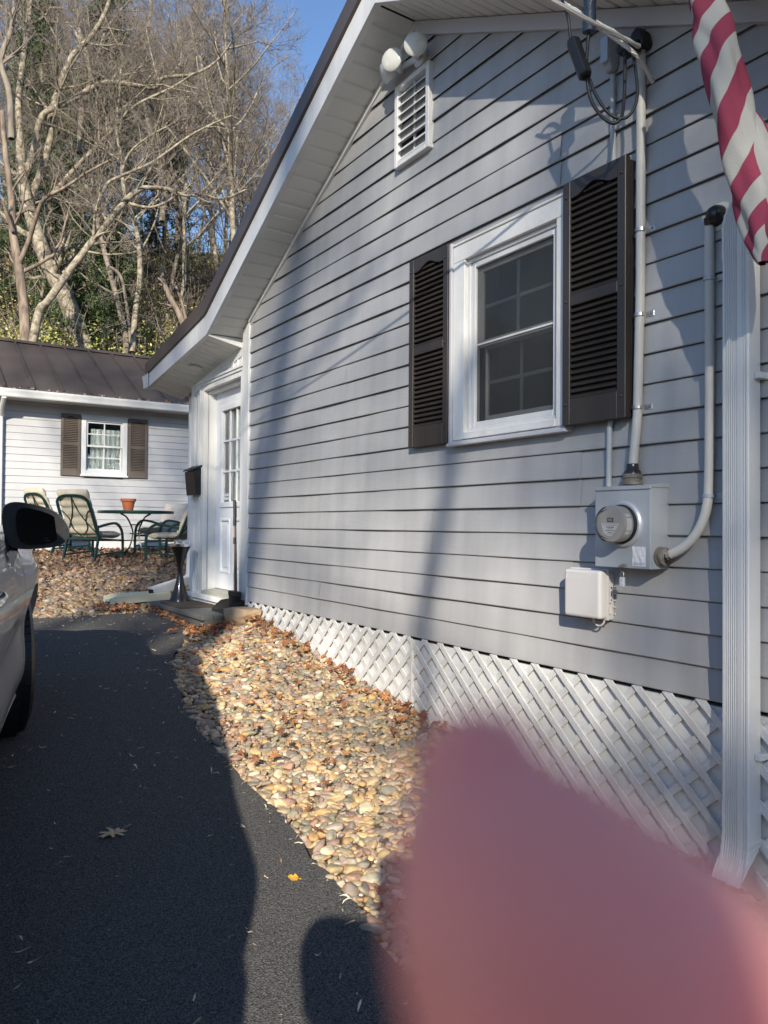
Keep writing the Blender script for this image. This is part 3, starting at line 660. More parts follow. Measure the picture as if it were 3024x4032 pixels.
mb = MB(); mb.prism([(2.06, 2.70), (2.072, 2.755), (2.10, 2.775), (2.128, 2.757), (2.14, 2.71), (2.14, 2.685), (2.065, 2.68)], 0, -.078, -.012); wh_ = mb.build('weatherhead', MT['black'], ms, bev=.014, seg=3, smooth=50)
mb = MB(); mb.prism([(-.075, 2.71), (-.128, 2.685), (-.132, 2.668), (-.065, 2.66)], 1, 2.075, 2.155); mb.build('weatherhead_lip', MT['black'], ms, bev=.006)
th = empty('thin_conduit', (-.03, 2.265, .85), label='thin grey conduit behind the shutter, topped with a grey pull box', cat='conduit')
mb = MB(); mb.tube([(-.030, 2.258, 2.66), (-.029, 2.257, 2.34), (-.0145, 2.262, 2.2), (-.0145, 2.262, 1.2), (-.029, 2.272, 1.10), (-.03, 2.275, .845)], .0125, 14); mb.build('pipe', MT['conduit'], th, smooth=60)
mb = MB(); mb.prism([(-.085, 2.72), (-.080, 2.80), (-.068, 2.822), (-.022, 2.822), (-.013, 2.79), (-.013, 2.70), (-.028, 2.668), (-.06, 2.668)], 1, 2.237, 2.280); lb = mb.build('pull_box', MT['conduit'], th, bev=.010, seg=3, smooth=50)
mb = MB(); mb.prism([(-.086, 2.695), (-.090, 2.70), (-.088, 2.812), (-.083, 2.818)], 1, 2.238, 2.279); mb.build('cover', MT['galv'], lb, bev=.001, seg=1)
p2 = empty('branch_conduit', (-.035, 1.79, .55), label='cream plastic pipe bending from the meter box side up to a tar sealed elbow', cat='pipe')
zz = [(-.036, 1.783, 1.845), (-.036, 1.782, 1.6), (-.036, 1.781, 1.2), (-.037, 1.782, .93), (-.038, 1.785, .80)]
for t in np.linspace(.12, 1.22, 9): zz.append((-.040 - .02 * t / 1.2, 1.785 + .20 * (1 - math.cos(t)), .79 - .235 * math.sin(t)))
zz.append((-.062, 1.958, .551))
mb = MB(); mb.tube(zz, .0185, 16); mb.build('pipe', MT['pvc'], p2, smooth=60)
for z, y in ((1.63, 1.782), (.79, 1.785)):
    mb = MB(); strapx(mb, y, z, .0195); mb.build('strap', MT['galv'], p2, bev=.001, seg=1)
mb = MB(); rows = []
mb.lathe([(.002, -.056), (.022, -.050), (.034, -.036), (.040, -.016), (.041, .0), (.043, .012)], (-.014, 1.757, 1.868), (1, .0, -.1), 18, caps=False)
mb.tube([(-.036, 1.779, 1.835), (-.038, 1.776, 1.862)], [.021, .026], 14)
mb.build('sealed_elbow', MT['tar'], p2, smooth=60)
mb = MB(); mb.lathe([(.056, 0), (.054, .006), (.040, .011)], (-.012, 1.752, 1.866), (-1, 0, 0), 20); mb.build('sealant_ring', MT['pvc'], p2, smooth=50)
mb = MB(); mb.lathe([(.040, 0), (.040, .010), (.034, .011), (.034, .020), (.038, .021), (.038, .031), (.030, .034), (.025, .045), (.021, .055)], (-.065, 1.987, .549), (0, -1, .06), 20); mb.build('hub', MT['dirtyfit'], p2, smooth=30)
mb = MB(); mb.lathe([(.027, 0), (.029, .012), (.022, .024)], (-.063, 1.956, .549), (0, -1, .1), 12); mb.build('sealant', MT['tar'], p2, smooth=60)

# ---------------------------------------------------------------- service cables
RC = (2150, 0, 2650, 660)
def cp(x, y, X_): return at((RC[0] + x * 500 / 1659) / KD, (RC[1] + y * 500 / 1659) / KD, 0, X_)
def spline(P, n=8):
    P = [Vector(p) for p in P]; out = []
    for i in range(len(P) - 1):
        a, b, c, d = P[max(i - 1, 0)], P[i], P[i + 1], P[min(i + 2, len(P) - 1)]
        for k in range(n):
            t = k / n; out.append(.5 * ((2 * b) + (c - a) * t + (2 * a - 5 * b + 4 * c - d) * t * t + (3 * b - a - 3 * c + d) * t ** 3))
    return out + [P[-1]]
sc = empty('service_cable', (-.3, 2.3, 2.7), label='twisted bare aluminium service cable reaching the weatherhead under the eave', cat='cable')
far = Vector((-6.5, 4.6, 5.2))
npath = spline([far, cp(-400, -260, -.75), cp(180, 10, -.36), cp(470, 215, -.30), cp(670, 345, -.26), cp(900, 505, -.21), cp(1100, 650, -.17), cp(1250, 810, -.12), cp(1400, 1080, -.05)], 10)
mb = MB()
for k in range(5):      # five wires twisted round each other
    P = []; L_ = 0; ref = Vector((0, 0, 1))
    for i, p in enumerate(npath):
        if i: L_ += (p - npath[i - 1]).length
        t = (npath[min(i + 1, len(npath) - 1)] - npath[max(i - 1, 0)]).normalized(); u = t.cross(ref).normalized(); v = u.cross(t)
        a = L_ * 42 + k * 2 * math.pi / 5; P.append(p + (u * math.cos(a) + v * math.sin(a)) * .0048)
    mb.tube(P, .0042, 5)
mb.build('strand', MT['strand'], sc, smooth=80)
def loopcable(name, label, P, conn, r, mconn, cr):
    o = empty(name, P[-1], label=label, cat='cable')
    mb = MB(); mb.tube(spline(P, 10), r, 10); mb.build('wire', MT['rubber'], o, smooth=80)
    a, b = conn; d = b - a; mb = MB()
    if cr[2]: 
        mb.lathe([(cr[0] * .75, 0), (cr[0], .01), (cr[0], d.length * .96), (cr[0] * .7, d.length)], a, d, 6); c = mb.build('connector', mconn, o, bev=.004)
    else:
        mb.lathe([(cr[0], 0), (cr[0] * 1.1, d.length * .3), (cr[0] * .92, d.length * .5), (cr[0] * 1.08, d.length * .8), (cr[0] * 1.05, d.length)], a, d, 14); c = mb.build('taped_splice', mconn, o, smooth=60)
    return o
loopcable('service_loop', 'black service wire looping down from the blue black taped splice', [cp(560, 430, -.31), cp(545, 560, -.31), cp(530, 900, -.30), cp(570, 1250, -.29), cp(700, 1490, -.27), cp(870, 1610, -.24), cp(985, 1520, -.21), cp(1022, 1230, -.17), cp(1030, 880, -.15), cp(1030, 680, -.13)],
          (cp(585, -260, -.33), cp(562, 420, -.31)), .0072, MT['tape'], (.026, 0, 0))
loopcable('service_loop', 'black service wire looping down from the black six sided connector', [cp(150, -220, -.40), cp(230, 60, -.36), cp(290, 240, -.33), cp(325, 520, -.32), cp(410, 760, -.31), cp(500, 960, -.30), cp(570, 1040, -.29), cp(650, 1240, -.28), cp(820, 1480, -.25), cp(1000, 1550, -.21), cp(1130, 1450, -.18), cp(1195, 1230, -.16), cp(1165, 880, -.14), cp(1130, 690, -.13)],
          (cp(345, 520, -.32), cp(520, 1010, -.31)), .0066, MT['black'], (.030, 0, 1))

# ---------------------------------------------------------------- floodlight
fl = empty('floodlight', (-.05, 3.80, 3.5), label='white twin bulb floodlight with a motion sensor head beside the gable vent', cat='floodlight')
P0 = at(905, 122, 0, -.03)
mb = MB(); mb.lathe([(.06, 0), (.06, .014), (.05, .022), (.02, .026)], (-.014, P0.y, P0.z), (-1, 0, 0), 24); mb.build('wall_plate', MT['white'], fl, smooth=40)
def flood(c, aim, base):
    aim = Vector(aim).normalized(); c = Vector(c)
    mb = MB(); mb.lathe([(.020, -.145), (.028, -.125), (.030, -.07), (.028, -.062), (.038, -.052), (.066, -.012), (.069, 0), (.065, .004)], c, aim, 28, caps=False); h = mb.build('lamp_head', MT['white'], fl, smooth=40)
    mb = MB(); mb.lathe([(.065, .003), (.058, .008), (.038, .013), (0, .015)], c, aim, 28, caps=False); mb.build('lens', mat('frosted_lens', (.62, .62, .57), .3, c2=(.55, .53, .46), nscale=18), h, smooth=60)
    mb = MB(); mb.tube([c - aim * .11, base], .017, 12); mb.build('arm', MT['white'], h, smooth=40)
flood(at(898, 95, 0, -.14), (-.62, -.75, -.12), Vector((-.03, P0.y, P0.z)))
flood(at(846, 128, 0, -.16), (-.80, -.45, -.05), Vector((-.03, P0.y + .02, P0.z)))
c = at(829, 160, 0, -.13); mb = MB(); mb.lathe([(.024, -.09), (.036, -.06), (.056, -.012), (.057, 0), (.051, .005), (0, .007)], c, (-.75, .35, -.35), 24, caps=False); mb.tube([c + Vector((.05, -.02, .03)), Vector((-.03, P0.y + .01, P0.z - .02))], .012, 10); mb.build('sensor_head', MT['white'], fl, smooth=40)

# ---------------------------------------------------------------- flag
fg = empty('flag', at(1560, 60, 0, -.34), label='furled flag with twisted red and white stripes hanging at the eave', cat='flag')
A = [(1515, -60), (1524, 0), (1540, 70), (1558, 130), (1580, 230), (1602, 330), (1625, 430), (1642, 520), (1650, 568)]
Wd = [33, 35, 35, 33, 33, 34, 36, 24, 9]
N, Mn = 110, 72
sp = spline([at(x, y, 0, -.335 + .02 * math.sin(i * 1.3)) for i, (x, y) in enumerate(A)], 14)
wsp = np.interp(np.linspace(0, 8, len(sp)), range(9), Wd)
rows = []; FCOL = []
for i, p in enumerate(sp):
    t = (sp[min(i + 1, len(sp) - 1)] - sp[max(i - 1, 0)]).normalized(); u = Vector((-.62, -.75, 0)); u = (u - t * u.dot(t)).normalized(); v = t.cross(u); row = []
    r_ = wsp[i] / 1661 * 3.05 * .95
    for j in range(Mn + 1):
        a = 2 * math.pi * j / Mn; k = i * .045
        rr = r_ * (1 + .13 * math.sin(2 * a + k * 2) + .12 * math.sin(3 * a - k * 3 + 1) + .07 * math.sin(5 * a + k * 4) - .35 * math.exp(-((((a - 2.2 - k * .35) % 6.283) - .25) / .16) ** 2))
        row.append(p + u * math.cos(a) * rr * .8 + v * math.sin(a) * rr)
    rows.append(row)
def flagmat(name, per, tw):
    m = mat(name, (.42, .41, .37), .85, bump=.25, bscale=180); t = m.node_tree; L = t.links.new; b = t.nodes['Principled BSDF']
    uv = t.nodes.new('ShaderNodeUVMap'); s = t.nodes.new('ShaderNodeSeparateXYZ'); L(uv.outputs[0], s.inputs[0])
    f = t.nodes.new('ShaderNodeMath'); f.operation = 'FRACT'; L(s.outputs[0], f.inputs[0])
    g_ = t.nodes.new('ShaderNodeMath'); g_.operation = 'GREATER_THAN'; g_.inputs[1].default_value = .5; L(f.outputs[0], g_.inputs[0])
    mx = t.nodes.new('ShaderNodeMix'); mx.data_type = 'RGBA'; mx.inputs['A'].default_value = (.36, .35, .315, 1); mx.inputs['B'].default_value = (.225, .030, .060, 1)  # both stripe colours darkened so the cloth looks shaded
    L(g_.outputs[0], mx.inputs['Factor']); L(mx.outputs['Result'], b.inputs['Base Color']); return m
MT['flag'] = flagmat('flag_cloth', 1, 1)
def uvgrid(o, fn):
    uvl = o.data.uv_layers.new(name='UVMap'); 
    for l in o.data.loops: uvl.data[l.index].uv = fn(l.vertex_index)
mb = MB(); mb.grid(rows); fo = mb.build('furled_cloth', MT['flag'], fg, smooth=180, fix=False)
cols = Mn + 1; L_ = [0]
for i in range(1, len(sp)): L_.append(L_[-1] + (sp[i] - sp[i - 1]).length)
uvgrid(fo, lambda v: (L_[v // cols] / .20 - (v % cols) / Mn * 2.0 + .25 * math.sin(L_[v // cols] * 6), 0))
# the fly end folded round the outside of the roll
F1 = [(1600, 215), (1624, 270), (1650, 350), (1672, 430), (1690, 500), (1700, 560)]; W1 = [6, 22, 30, 34, 30, 14]
s1 = spline([at(x, y, 0, -.30) for x, y in F1], 12); w1 = np.interp(np.linspace(0, 5, len(s1)), range(6), W1); rows = []; L1_ = [0]
for i, p in enumerate(s1):
    if i: L1_.append(L1_[-1] + (p - s1[i - 1]).length)
    t = (s1[min(i + 1, len(s1) - 1)] - s1[max(i - 1, 0)]).normalized(); u = Vector((-.62, -.75, 0)); u = (u - t * u.dot(t)).normalized(); v = t.cross(u); r_ = w1[i] / 1661 * 2.95
    rows.append([p + u * math.cos(a) * r_ * .55 * (1 + .2 * math.sin(3 * a + i * .06)) + v * math.sin(a) * r_ * (1 + .12 * math.sin(2 * a - i * .05)) for a in np.linspace(0, 2 * math.pi, 29)])
mb = MB(); mb.grid(rows); lf = mb.build('outer_fold', MT['flag'], fg, smooth=180, fix=False)
uvgrid(lf, lambda v: ((v % 29) / 28 * 2.0 + .3, 0))
mb = MB(); mb.tube([at(1500, -160, 0, -.30), at(1518, -20, 0, -.335)] + [sp[i] for i in (20, 50, 80)], .011, 10); mb.build('pole', MT['white'], fg, smooth=60)

# ---------------------------------------------------------------- mailbox
mx = empty('mailbox', (0, 7.55, .96), label='black metal wall mailbox beside the white entry door', cat='mailbox')
mb = MB(); mb.prism([(.013, 1.235), (-.075, 1.195), (-.052, .955), (.013, .962)], 1, 7.46, 7.74); mb.build('box', MT['black'], mx, bev=.004)
mb = MB(); mb.prism([(.012, 1.262), (-.088, 1.212), (-.090, 1.200), (.012, 1.242)], 1, 7.452, 7.748); mb.build('lid', MT['black'], mx, bev=.002)

# ---------------------------------------------------------------- entry step and what stands on it
zs = -.11
st = empty('doorstep', (-.2, 6.95, -.25), label='low grey wooden doorstep in front of the entry door', cat='doorstep')
mb = MB()
for k in range(4): mb.box(-.425 + k * .1065, -.425 + k * .1065 + .102, 6.235, 7.70, zs - .036, zs)
mb.build('deck_board', MT['deck'], st, bev=.004)
mb = MB(); mb.box(-.40, -.375, 6.262, 7.68, -.40, zs - .037); mb.box(-.40, .0, 6.236, 6.262, -.40, zs - .0365); mb.box(-.40, .0, 7.68, 7.70, -.40, zs - .0365); mb.build('riser_board', MT['deck'], st, bev=.003)
dm = MB(); dm.prism([(-.39, 6.88), (-.395, 7.47), (-.05, 7.56), (-.02, 6.90)], 2, zs + .001, zs + .013); tag(dm.build('doormat', MT['mat'], bev=.003), 'dark brown doormat on the grey wooden doorstep', 'doormat')
AX, AY = at(393, 1296, 2, zs).x, at(393, 1296, 2, zs).y
AX, AY = -.19, 7.50
ash = empty('standing_ashtray', (AX, AY, zs), label='black hourglass standing ashtray with a chrome top on the doorstep', cat='ashtray')
mb = MB(); prof = [(.0, 0), (.108, 0), (.106, .012), (.088, .05), (.066, .105), (.045, .18), (.030, .255), (.025, .295), (.029, .345), (.044, .41), (.066, .475), (.092, .535), (.103, .555)]
mb.lathe(prof, (AX, AY, zs), (0, 0, 1), 36, caps=False); mb.build('pedestal', MT['blackgloss'], ash, smooth=60)
mb = MB(); mb.lathe([(.103, .552), (.106, .56), (.106, .58), (.09, .582), (.06, .570), (.02, .57), (0, .57)], (AX, AY, zs), (0, 0, 1), 36, caps=False); tr = mb.build('tray', MT['chrome'], ash, smooth=40)
mb = MB(); mb.lathe([(.064, .57), (.064, .602), (.055, .608), (0, .608)], (AX, AY, zs), (0, 0, 1), 30, caps=False)
for k in range(4): mb.box(AX + .05 * math.cos(k * 1.57) - .012, AX + .05 * math.cos(k * 1.57) + .012, AY + .05 * math.sin(k * 1.57) - .012, AY + .05 * math.sin(k * 1.57) + .012, zs + .602, zs + .616)
mb.build('snuffer', MT['chrome'], ash, smooth=40)
# lobby dustpan and broom leaning on the door frame
dp = empty('dustpan', (-.10, 6.36, zs), label='black upright dustpan with its long bronze handle on the doorstep', cat='dustpan')
mb = MB(); V_ = [(-.02, 6.27), (-.02, 6.56), (-.20, 6.60), (-.20, 6.23)]
mb.prism(V_, 2, zs + .002, zs + .008); mb.prism([(-.02, 6.27), (-.02, 6.56), (-.028, 6.56), (-.028, 6.27)], 2, zs + .008, zs + .11)
for q in ((6.27, 6.23), (6.555, 6.595)):
    vs = [(-.02, q[0], zs + .008), (-.20, q[1], zs + .008), (-.20, q[1], zs + .03), (-.12, q[1] * .5 + q[0] * .5, zs + .10), (-.02, q[0], zs + .11)]
    mb.add(vs + [(a, b + .006, c) for a, b, c in vs], [(0, 1, 2, 3, 4), (9, 8, 7, 6, 5), (0, 5, 6, 1), (1, 6, 7, 2), (2, 7, 8, 3), (3, 8, 9, 4), (4, 9, 5, 0)])
mb.build('pan', MT['black'], dp, bev=.002, seg=1)
hp = [Vector((-.05, 6.40, zs + .10)), Vector((-.045, 6.47, .88))]
mb = MB(); mb.tube(hp, .0105, 12); mb.build('handle', MT['bronze'], dp, smooth=60)
mb = MB(); mb.tube([hp[0].lerp(hp[1], .82), hp[0].lerp(hp[1], .84), hp[0].lerp(hp[1], .98), hp[1]], [.013, .0155, .0155, .011], 12); mb.build('grip', MT['black'], dp, smooth=60)
br = empty('broom', (-.06, 6.33, zs), label='black bristled broom with a bronze handle leaning with the dustpan', cat='broom')
h2 = [Vector((-.08, 6.36, zs + .17)), Vector((-.05, 6.455, .80))]
mb = MB(); mb.tube(h2, .0105, 12); mb.build('handle', MT['bronze'], br, smooth=60)
mb = MB(); mb.tube([h2[0].lerp(h2[1], .80), h2[0].lerp(h2[1], .82), h2[1]], [.014, .016, .012], 12); mb.build('grip', MT['black'], br, smooth=60)
mb = MB(); mb.tube([h2[0].lerp(h2[1], .58), h2[0].lerp(h2[1], .66)], .0145, 12); mb.build('collar', MT['black'], br, smooth=60)
mb = MB(); mb.box(-.105, -.055, 6.27, 6.46, zs + .145, zs + .19); mb.build('brush_head', MT['black'], br, bev=.008)
mb = MB()
for k in range(14):
    for j in range(3): y = 6.277 + k * .0135; mb.tube([(-.098 + j * .018, y, zs + .147), (-.10 + j * .02, y + R.uniform(-.008, .008), zs + .012)], .0028, 4)
mb.build('bristles', MT['black'], br)
# entry gutter leader lying on the splash block
lead = empty('downspout_outlet', (-.1, 8.1, -.1), label='white downspout outlet lying behind the black ashtray', cat='downspout')
a, b = Vector((-.33, 7.98, -.045)), Vector((.10, 8.12, .055)); mb = MB(); mb.bar(a, b, .105, .085)
for k in range(4): mb.bar(a + Vector((0, 0, .044)) + Vector((-.01, .03, 0)) * (k - 1.5), b + Vector((0, 0, .044)) + Vector((-.01, .03, 0)) * (k - 1.5), .008, .006)
mb.build('pipe', MT['white'], lead, bev=.004); mb = MB(); mb.bar(a - (b - a).normalized() * .004, a + (b - a).normalized() * .002, .085, .065); mb.build('mouth', MT['dark'], lead)  # dark plate painted for the shade inside the solid pipe's end
mb = MB(); mb.tube([(.09, 8.12, .05), (.14, 8.14, .12), (.15, 8.14, .4), (.15, 8.14, 2.1)], .05, 8); mb.build('riser', MT['white'], lead, smooth=60)
a = Vector((-.76, 8.05, -.125)); b = Vector((-.15, 8.02, -.10)); side = (b - a).cross(Vector((0, 0, 1))).normalized()
mb = MB(); n = 10; rows = []
for i in range(n + 1):
    p = a.lerp(b, i / n); wd = .16 - .035 * i / n; e = .0 if i else -.02; row = []
    for (s, h) in ((-1.12, -.02), (-1.08, .055 + e), (-1.0, .06 + e), (-.85, .008), (-.5, .004), (0, .0), (.5, .004), (.85, .008), (1.0, .06 + e), (1.08, .055 + e), (1.12, -.02)): row.append(p + side * wd * s + Vector((0, 0, h)))
    rows.append(row)
mb.grid(rows); mb.grid([[q - Vector((0, 0, .03 if 0 < j < 10 else .0)) for j, q in enumerate(r_)] for r_ in rows]); sb = mb.build('splash_block', MT['cream'], smooth=40, fix=False); tag(sb, 'cream plastic splash block lying on the gravel beyond the doorstep', 'splash block')
# ---------------------------------------------------------------- the second house behind the patio
BY = 14.916
bh = empty('house', (2.5, 16.5, .1), label='small pale grey house behind the patio with a brown metal roof', cat='house')
def q8(x, y, yy=BY): return at(x * .26455, 713.2 + y * .26455, 1, yy)
wx0, wx1 = q8(662, 900).x, q8(1036, 900).x; wz0, wz1 = .5 * (q8(655, 1180).z + q8(1030, 1192).z), .5 * (q8(660, 702).z + q8(1040, 727).z)
BX0, BX1 = at(3, 1000, 1, BY).x, 7.5
mb = MB(); siding(mb, lambda z: (BX0, BX1), .349, 22, .127, lambda s, o, z: (s, BY - o, z), [(wx0 + .06, wx1 - .06, wz0 + .05, wz1 - .05)], [(5, 1.6), (6, 1.6), (12, .9), (13, .9)], out=.012)
mb.build('wall', MT['siding_back'], bh, fix=False)
mb = MB(); mb.box(BX0 + .02, BX1, BY + .03, BY + .1, -.2, .36); mb.build('foundation', MT['white'], bh)
mb = MB(); mb.box(BX0 - .09, BX0, BY - .02, BY + .06, -.1, 2.95); mb.build('corner_post', MT['white'], bh, bev=.004)
mb = MB(); mb.box(BX0 - .02, BX0 + .02, BY + .1, BY + 4.6, -.3, 2.95); mb.box(BX1 - .02, BX1, BY + .1, BY + 4.6, -.3, 2.9)
for (a, b, c_, d_) in ((BX0 + .02, wx0, .3, 2.95), (wx1, BX1, .3, 2.95), (wx0, wx1, .3, wz0), (wx0, wx1, wz1, 2.95)): mb.box(a, b, BY + .25, BY + .3, c_, d_)
mb.build('inner_wall', MT['dark'], bh)
GYy = BY - .50
gt, gb_ = .667 + (3.029 - .667) * GYy / BY, .667 + (2.888 - .667) * GYy / BY
mb = MB(); gp = [(GYy + .125, gb_), (GYy + .03, gb_), (GYy + .02, gb_ + .015), (GYy + .012, gb_ + .055), (GYy - .006, gt - .03), (GYy - .008, gt), (GYy + .004, gt), (GYy + .008, gt - .02), (GYy + .125, gt - .02)]
GX1 = at(407, 880, 1, GYy).x
mb.prism(gp, 0, BX0 - .35, GX1 + .1); mb.build('gutter', MT['white'], bh)
mb = MB(); mb.box(BX0 - .3, BX1, GYy + .125, GYy + .15, gb_, gt + .02); mb.build('fascia', MT['white'], bh)
mb = MB(); mb.box(BX0 - .3, BX1, GYy + .15, BY, gb_ + .01, gb_ + .02); mb.build('soffit', MT['soffit'], bh)
RY, RZ = 17.1, .667 + (3.875 - .667) * 17.1 / BY
mb = MB(); e0 = (GYy + .07, gt + .02)
mb.prism([e0, (RY, RZ), (2 * RY - e0[0], e0[1]), (2 * RY - e0[0], e0[1] - .03), (RY, RZ - .05), (e0[0], e0[1] - .03)], 0, BX0 - .4, BX1 + .4)
d_ = (Vector((0, RY, RZ)) - Vector((0, *e0))); nrm = Vector((0, -d_.z, d_.y)).normalized() * .016
for k in range(-2, 16):
    x = at(10.6, 850, 1, GYy).x + k * (at(312, 870, 1, GYy).x - at(10.6, 850, 1, GYy).x) / 5
    mb.bar(Vector((x, *e0)) + nrm * 1.5, Vector((x, RY, RZ)) + nrm * 1.5, .026, .05)
mb.prism([(RY - .14, RZ - .045), (RY - .12, RZ - .015), (RY, RZ + .035), (RY + .14, RZ - .03)], 0, BX0 - .42, BX1 + .42)
mb.build('roof', MT['roof'], bh)
mb = MB(); frame(mb, 0, 1, 0, 1, .1, 0, 1); mb = MB()
def fy(mb, x0, x1, z0, z1, wd, y0, y1):
    mb.box(x0, x0 + wd, y0, y1, z0, z1); mb.box(x1 - wd, x1, y0, y1, z0, z1); mb.box(x0 + wd, x1 - wd, y0, y1, z0, z0 + wd); mb.box(x0 + wd, x1 - wd, y0, y1, z1 - wd, z1)
fy(mb, wx0, wx1, wz0, wz1, .085, BY - .04, BY); mb.box(wx0 - .02, wx1 + .02, BY - .06, BY, wz0 - .03, wz0 + .004); mb.box(wx0 - .012, wx1 + .012, BY - .055, BY, wz1, wz1 + .02)
w2 = mb.build('window', MT['white'], bh, bev=.004, seg=1)
ix0, ix1, iz0, iz1 = wx0 + .085, wx1 - .085, wz0 + .085, wz1 - .085; zm = (iz0 + iz1) / 2
for nm, z0, z1, yo in (('upper_sash', zm - .02, iz1, .0), ('lower_sash', iz0, zm + .02, .025)):
    mb = MB(); fy(mb, ix0, ix1, z0, z1, .035, BY + yo - .01, BY + yo + .02); s_ = mb.build(nm, MT['white'], w2, bev=.002, seg=1)
    mb = MB(); mb.box((ix0 + ix1) / 2 - .011, (ix0 + ix1) / 2 + .011, BY + yo - .004, BY + yo + .004, z0 + .035, z1 - .035); mb.box(ix0 + .035, ix1 - .035, BY + yo - .0035, BY + yo + .0035, (z0 + z1) / 2 - .011, (z0 + z1) / 2 + .011); mb.build('muntin', MT['white'], s_)
    mb = MB(); mb.box(ix0 + .03, ix1 - .03, BY + yo + .005, BY + yo + .009, z0 + .03, z1 - .03); mb.build('pane', MT['glass'], s_)
mb = MB(); drape(ix0 + .1, ix1, iz0, iz1 - .13, BY + .10, 6, .014, lambda s, o, z: (s, o, z), mb)
# lower pair of curtain folds gathered towards the bottom
for sg in (-1, 1):
    rows = []
    for i in range(25):
        f = i / 24; row = []
        for j in range(8):
            h = j / 7; base = (ix0 + ix1) / 2 + sg * ((ix1 - ix0) * .48 - (ix1 - ix0) * (.40 * (1 - h) + .02) * f)
            row.append((base, BY + .085 + .012 * math.sin(i * 1.5 + j * .8), iz0 + .02 + (zm - iz0) * h * (1 - .25 * f)))
        rows.append(row)
    mb.grid(rows)
mb.build('curtain', MT['curtain'], w2, smooth=180, fix=False)
mb = MB(); mb.box(wx0 - .1, wx1 + .1, BY + .2, BY + .22, wz0 - .1, wz1 + .1); mb.build('room_wall', MT['dark'], w2)
for (a, b) in (((497, 700), (650, 1165)), ((1047, 742), (1196, 1190))):
    p, q = q8(a[0], a[1] + 8), q8(b[0], b[1])
    shutter(lambda s, o, z, x0=p.x, z0=wz0 - .03: (x0 + s, BY - .012 - o, z0 + z), q.x - p.x, wz1 - wz0 + .05, MT['brown_back'], bh, 14)
mb = MB(); mb.tube([(BX0 - .03, GYy + .05, gb_), (BX0 - .03, BY - .25, gb_ - .12), (BX0 - .03, BY - .07, gb_ - .30), (BX0 - .03, BY - .07, -.0)], .042, 8); mb.build('downspout', MT['white'], bh, smooth=40)

# ---------------------------------------------------------------- patio set
def make_chair(label, cm, low=False):
    """high back patio chair facing +y, feet on z = 0"""
    o = empty('patio_chair', label=label, cat='chair', group='patio chairs round the green table')
    hw = .285
    for s in (-1, 1):
        mb = MB(); mb.tube(spline([(s * hw, .40, .0), (s * hw, .405, .30), (s * hw, .37, .50), (s * hw, .24, .605), (s * hw, .05, .60), (s * hw, -.14, .565), (s * hw, -.20, .555)], 7), .028, 4, flat=.6, up=(1, 0, 0)); mb.build('arm', MT['green'], o, smooth=35)
        mb = MB(); mb.tube(spline([(s * hw, -.30, .0), (s * hw, -.245, .20), (s * hw, -.20, .40)], 6), .028, 4, flat=.6, up=(1, 0, 0)); mb.build('leg', MT['green'], o, smooth=35)
    mb = MB(); top = 1.02 if not low else .88
    bp = lambda x, z: (x, -.20 - .28 * (z - .40) / .6, z)
    mb.tube(spline([bp(-hw, .38), bp(-hw, top - .16), bp(-hw + .035, top - .05), bp(-hw + .13, top), bp(0, top + .008), bp(hw - .13, top), bp(hw - .035, top - .05), bp(hw, top - .16), bp(hw, .38)], 6), .028, 4, flat=.6, up=(0, 1, 0))
    bf = mb.build('back_frame', MT['green'], o, smooth=35)
    mb = MB()
    for s in (-1, 1):
        mb.tube(spline([bp(s * .02, .42), bp(s * .13, .53), bp(s * .145, .66), bp(s * .22, .78), bp(s * .27, .80)], 6), .009, 6)
        mb.tube(spline([bp(s * .27, .46), bp(s * .16, .60), bp(s * .05, .80), bp(0, top - .01)], 6), .009, 6)
    mb.build('back_scroll', MT['green'], bf, smooth=60)
    mb = MB(); mb.bar((-hw, .36, .34), (hw, .36, .34), .03, .03); mb.bar((-hw, -.19, .37), (hw, -.19, .37), .03, .03); mb.bar((-hw, -.27, .12), (-hw, .40, .16), .022, .028); mb.bar((hw, -.27, .12), (hw, .40, .16), .022, .028)
    for s in (-1, 1): mb.bar((s * hw, -.2, .37), (s * hw, .39, .335), .026, .03)
    mb.build('seat_frame', MT['green'], o)
    def pad(pts_c, w_, t_, n, name, par=o):
        """cushion: centre line points along its length, quilted"""
        C_ = spline(pts_c, n); rows = []
        for i, p in enumerate(C_):
            d = (C_[min(i + 1, len(C_) - 1)] - C_[max(i - 1, 0)]).normalized(); up = Vector((1, 0, 0)).cross(d).normalized(); f = i / (len(C_) - 1)
            e = min(1, (min(f, 1 - f) * len(C_) / 2.2)) ** .5 if 0 < f < 1 else .15
            q = .55 + .45 * abs(math.sin(math.pi * f * (len(pts_c) - 1) * 1.0)) ** .5; row = []
            for k in range(20):
                a = 2 * math.pi * k / 20; ca, sa = math.cos(a), math.sin(a)
                x = w_ / 2 * math.copysign(abs(ca) ** .35, ca) * (.97 + .03 * e) + .004 * math.sin(i * 2.1); h = t_ / 2 * math.copysign(abs(sa) ** .7, sa) * e * q * (1 + .15 * math.sin(x * 14 + i))
                row.append(p + Vector((x, 0, 0)) + up * h)
            rows.append(row + [row[0]])
        mb = MB(); mb.grid(rows); mb.add(rows[0][:-1], [tuple(range(20))]); mb.add(rows[-1][:-1], [tuple(range(20))]); return mb.build(name, cm, par, smooth=70)
    pad([(0, -.16, .445), (0, .02, .435), (0, .2, .43), (0, .40, .43)], .53, .11, 5, 'seat_cushion')
    B_ = lambda z: (0, bp(0, z)[1] + .065, z)
    zz_ = [.44, .58, .72, .86, .97, top + .10] if not low else [.44, .60, .76, .93]
    pad([B_(z) for z in zz_], .55, .11, 5, 'back_cushion')
    return o
def face(dx, dy): return math.atan2(-dx, dy)
ch = make_chair('cream cushioned green chair with its back to the driveway', MT['cushion'])
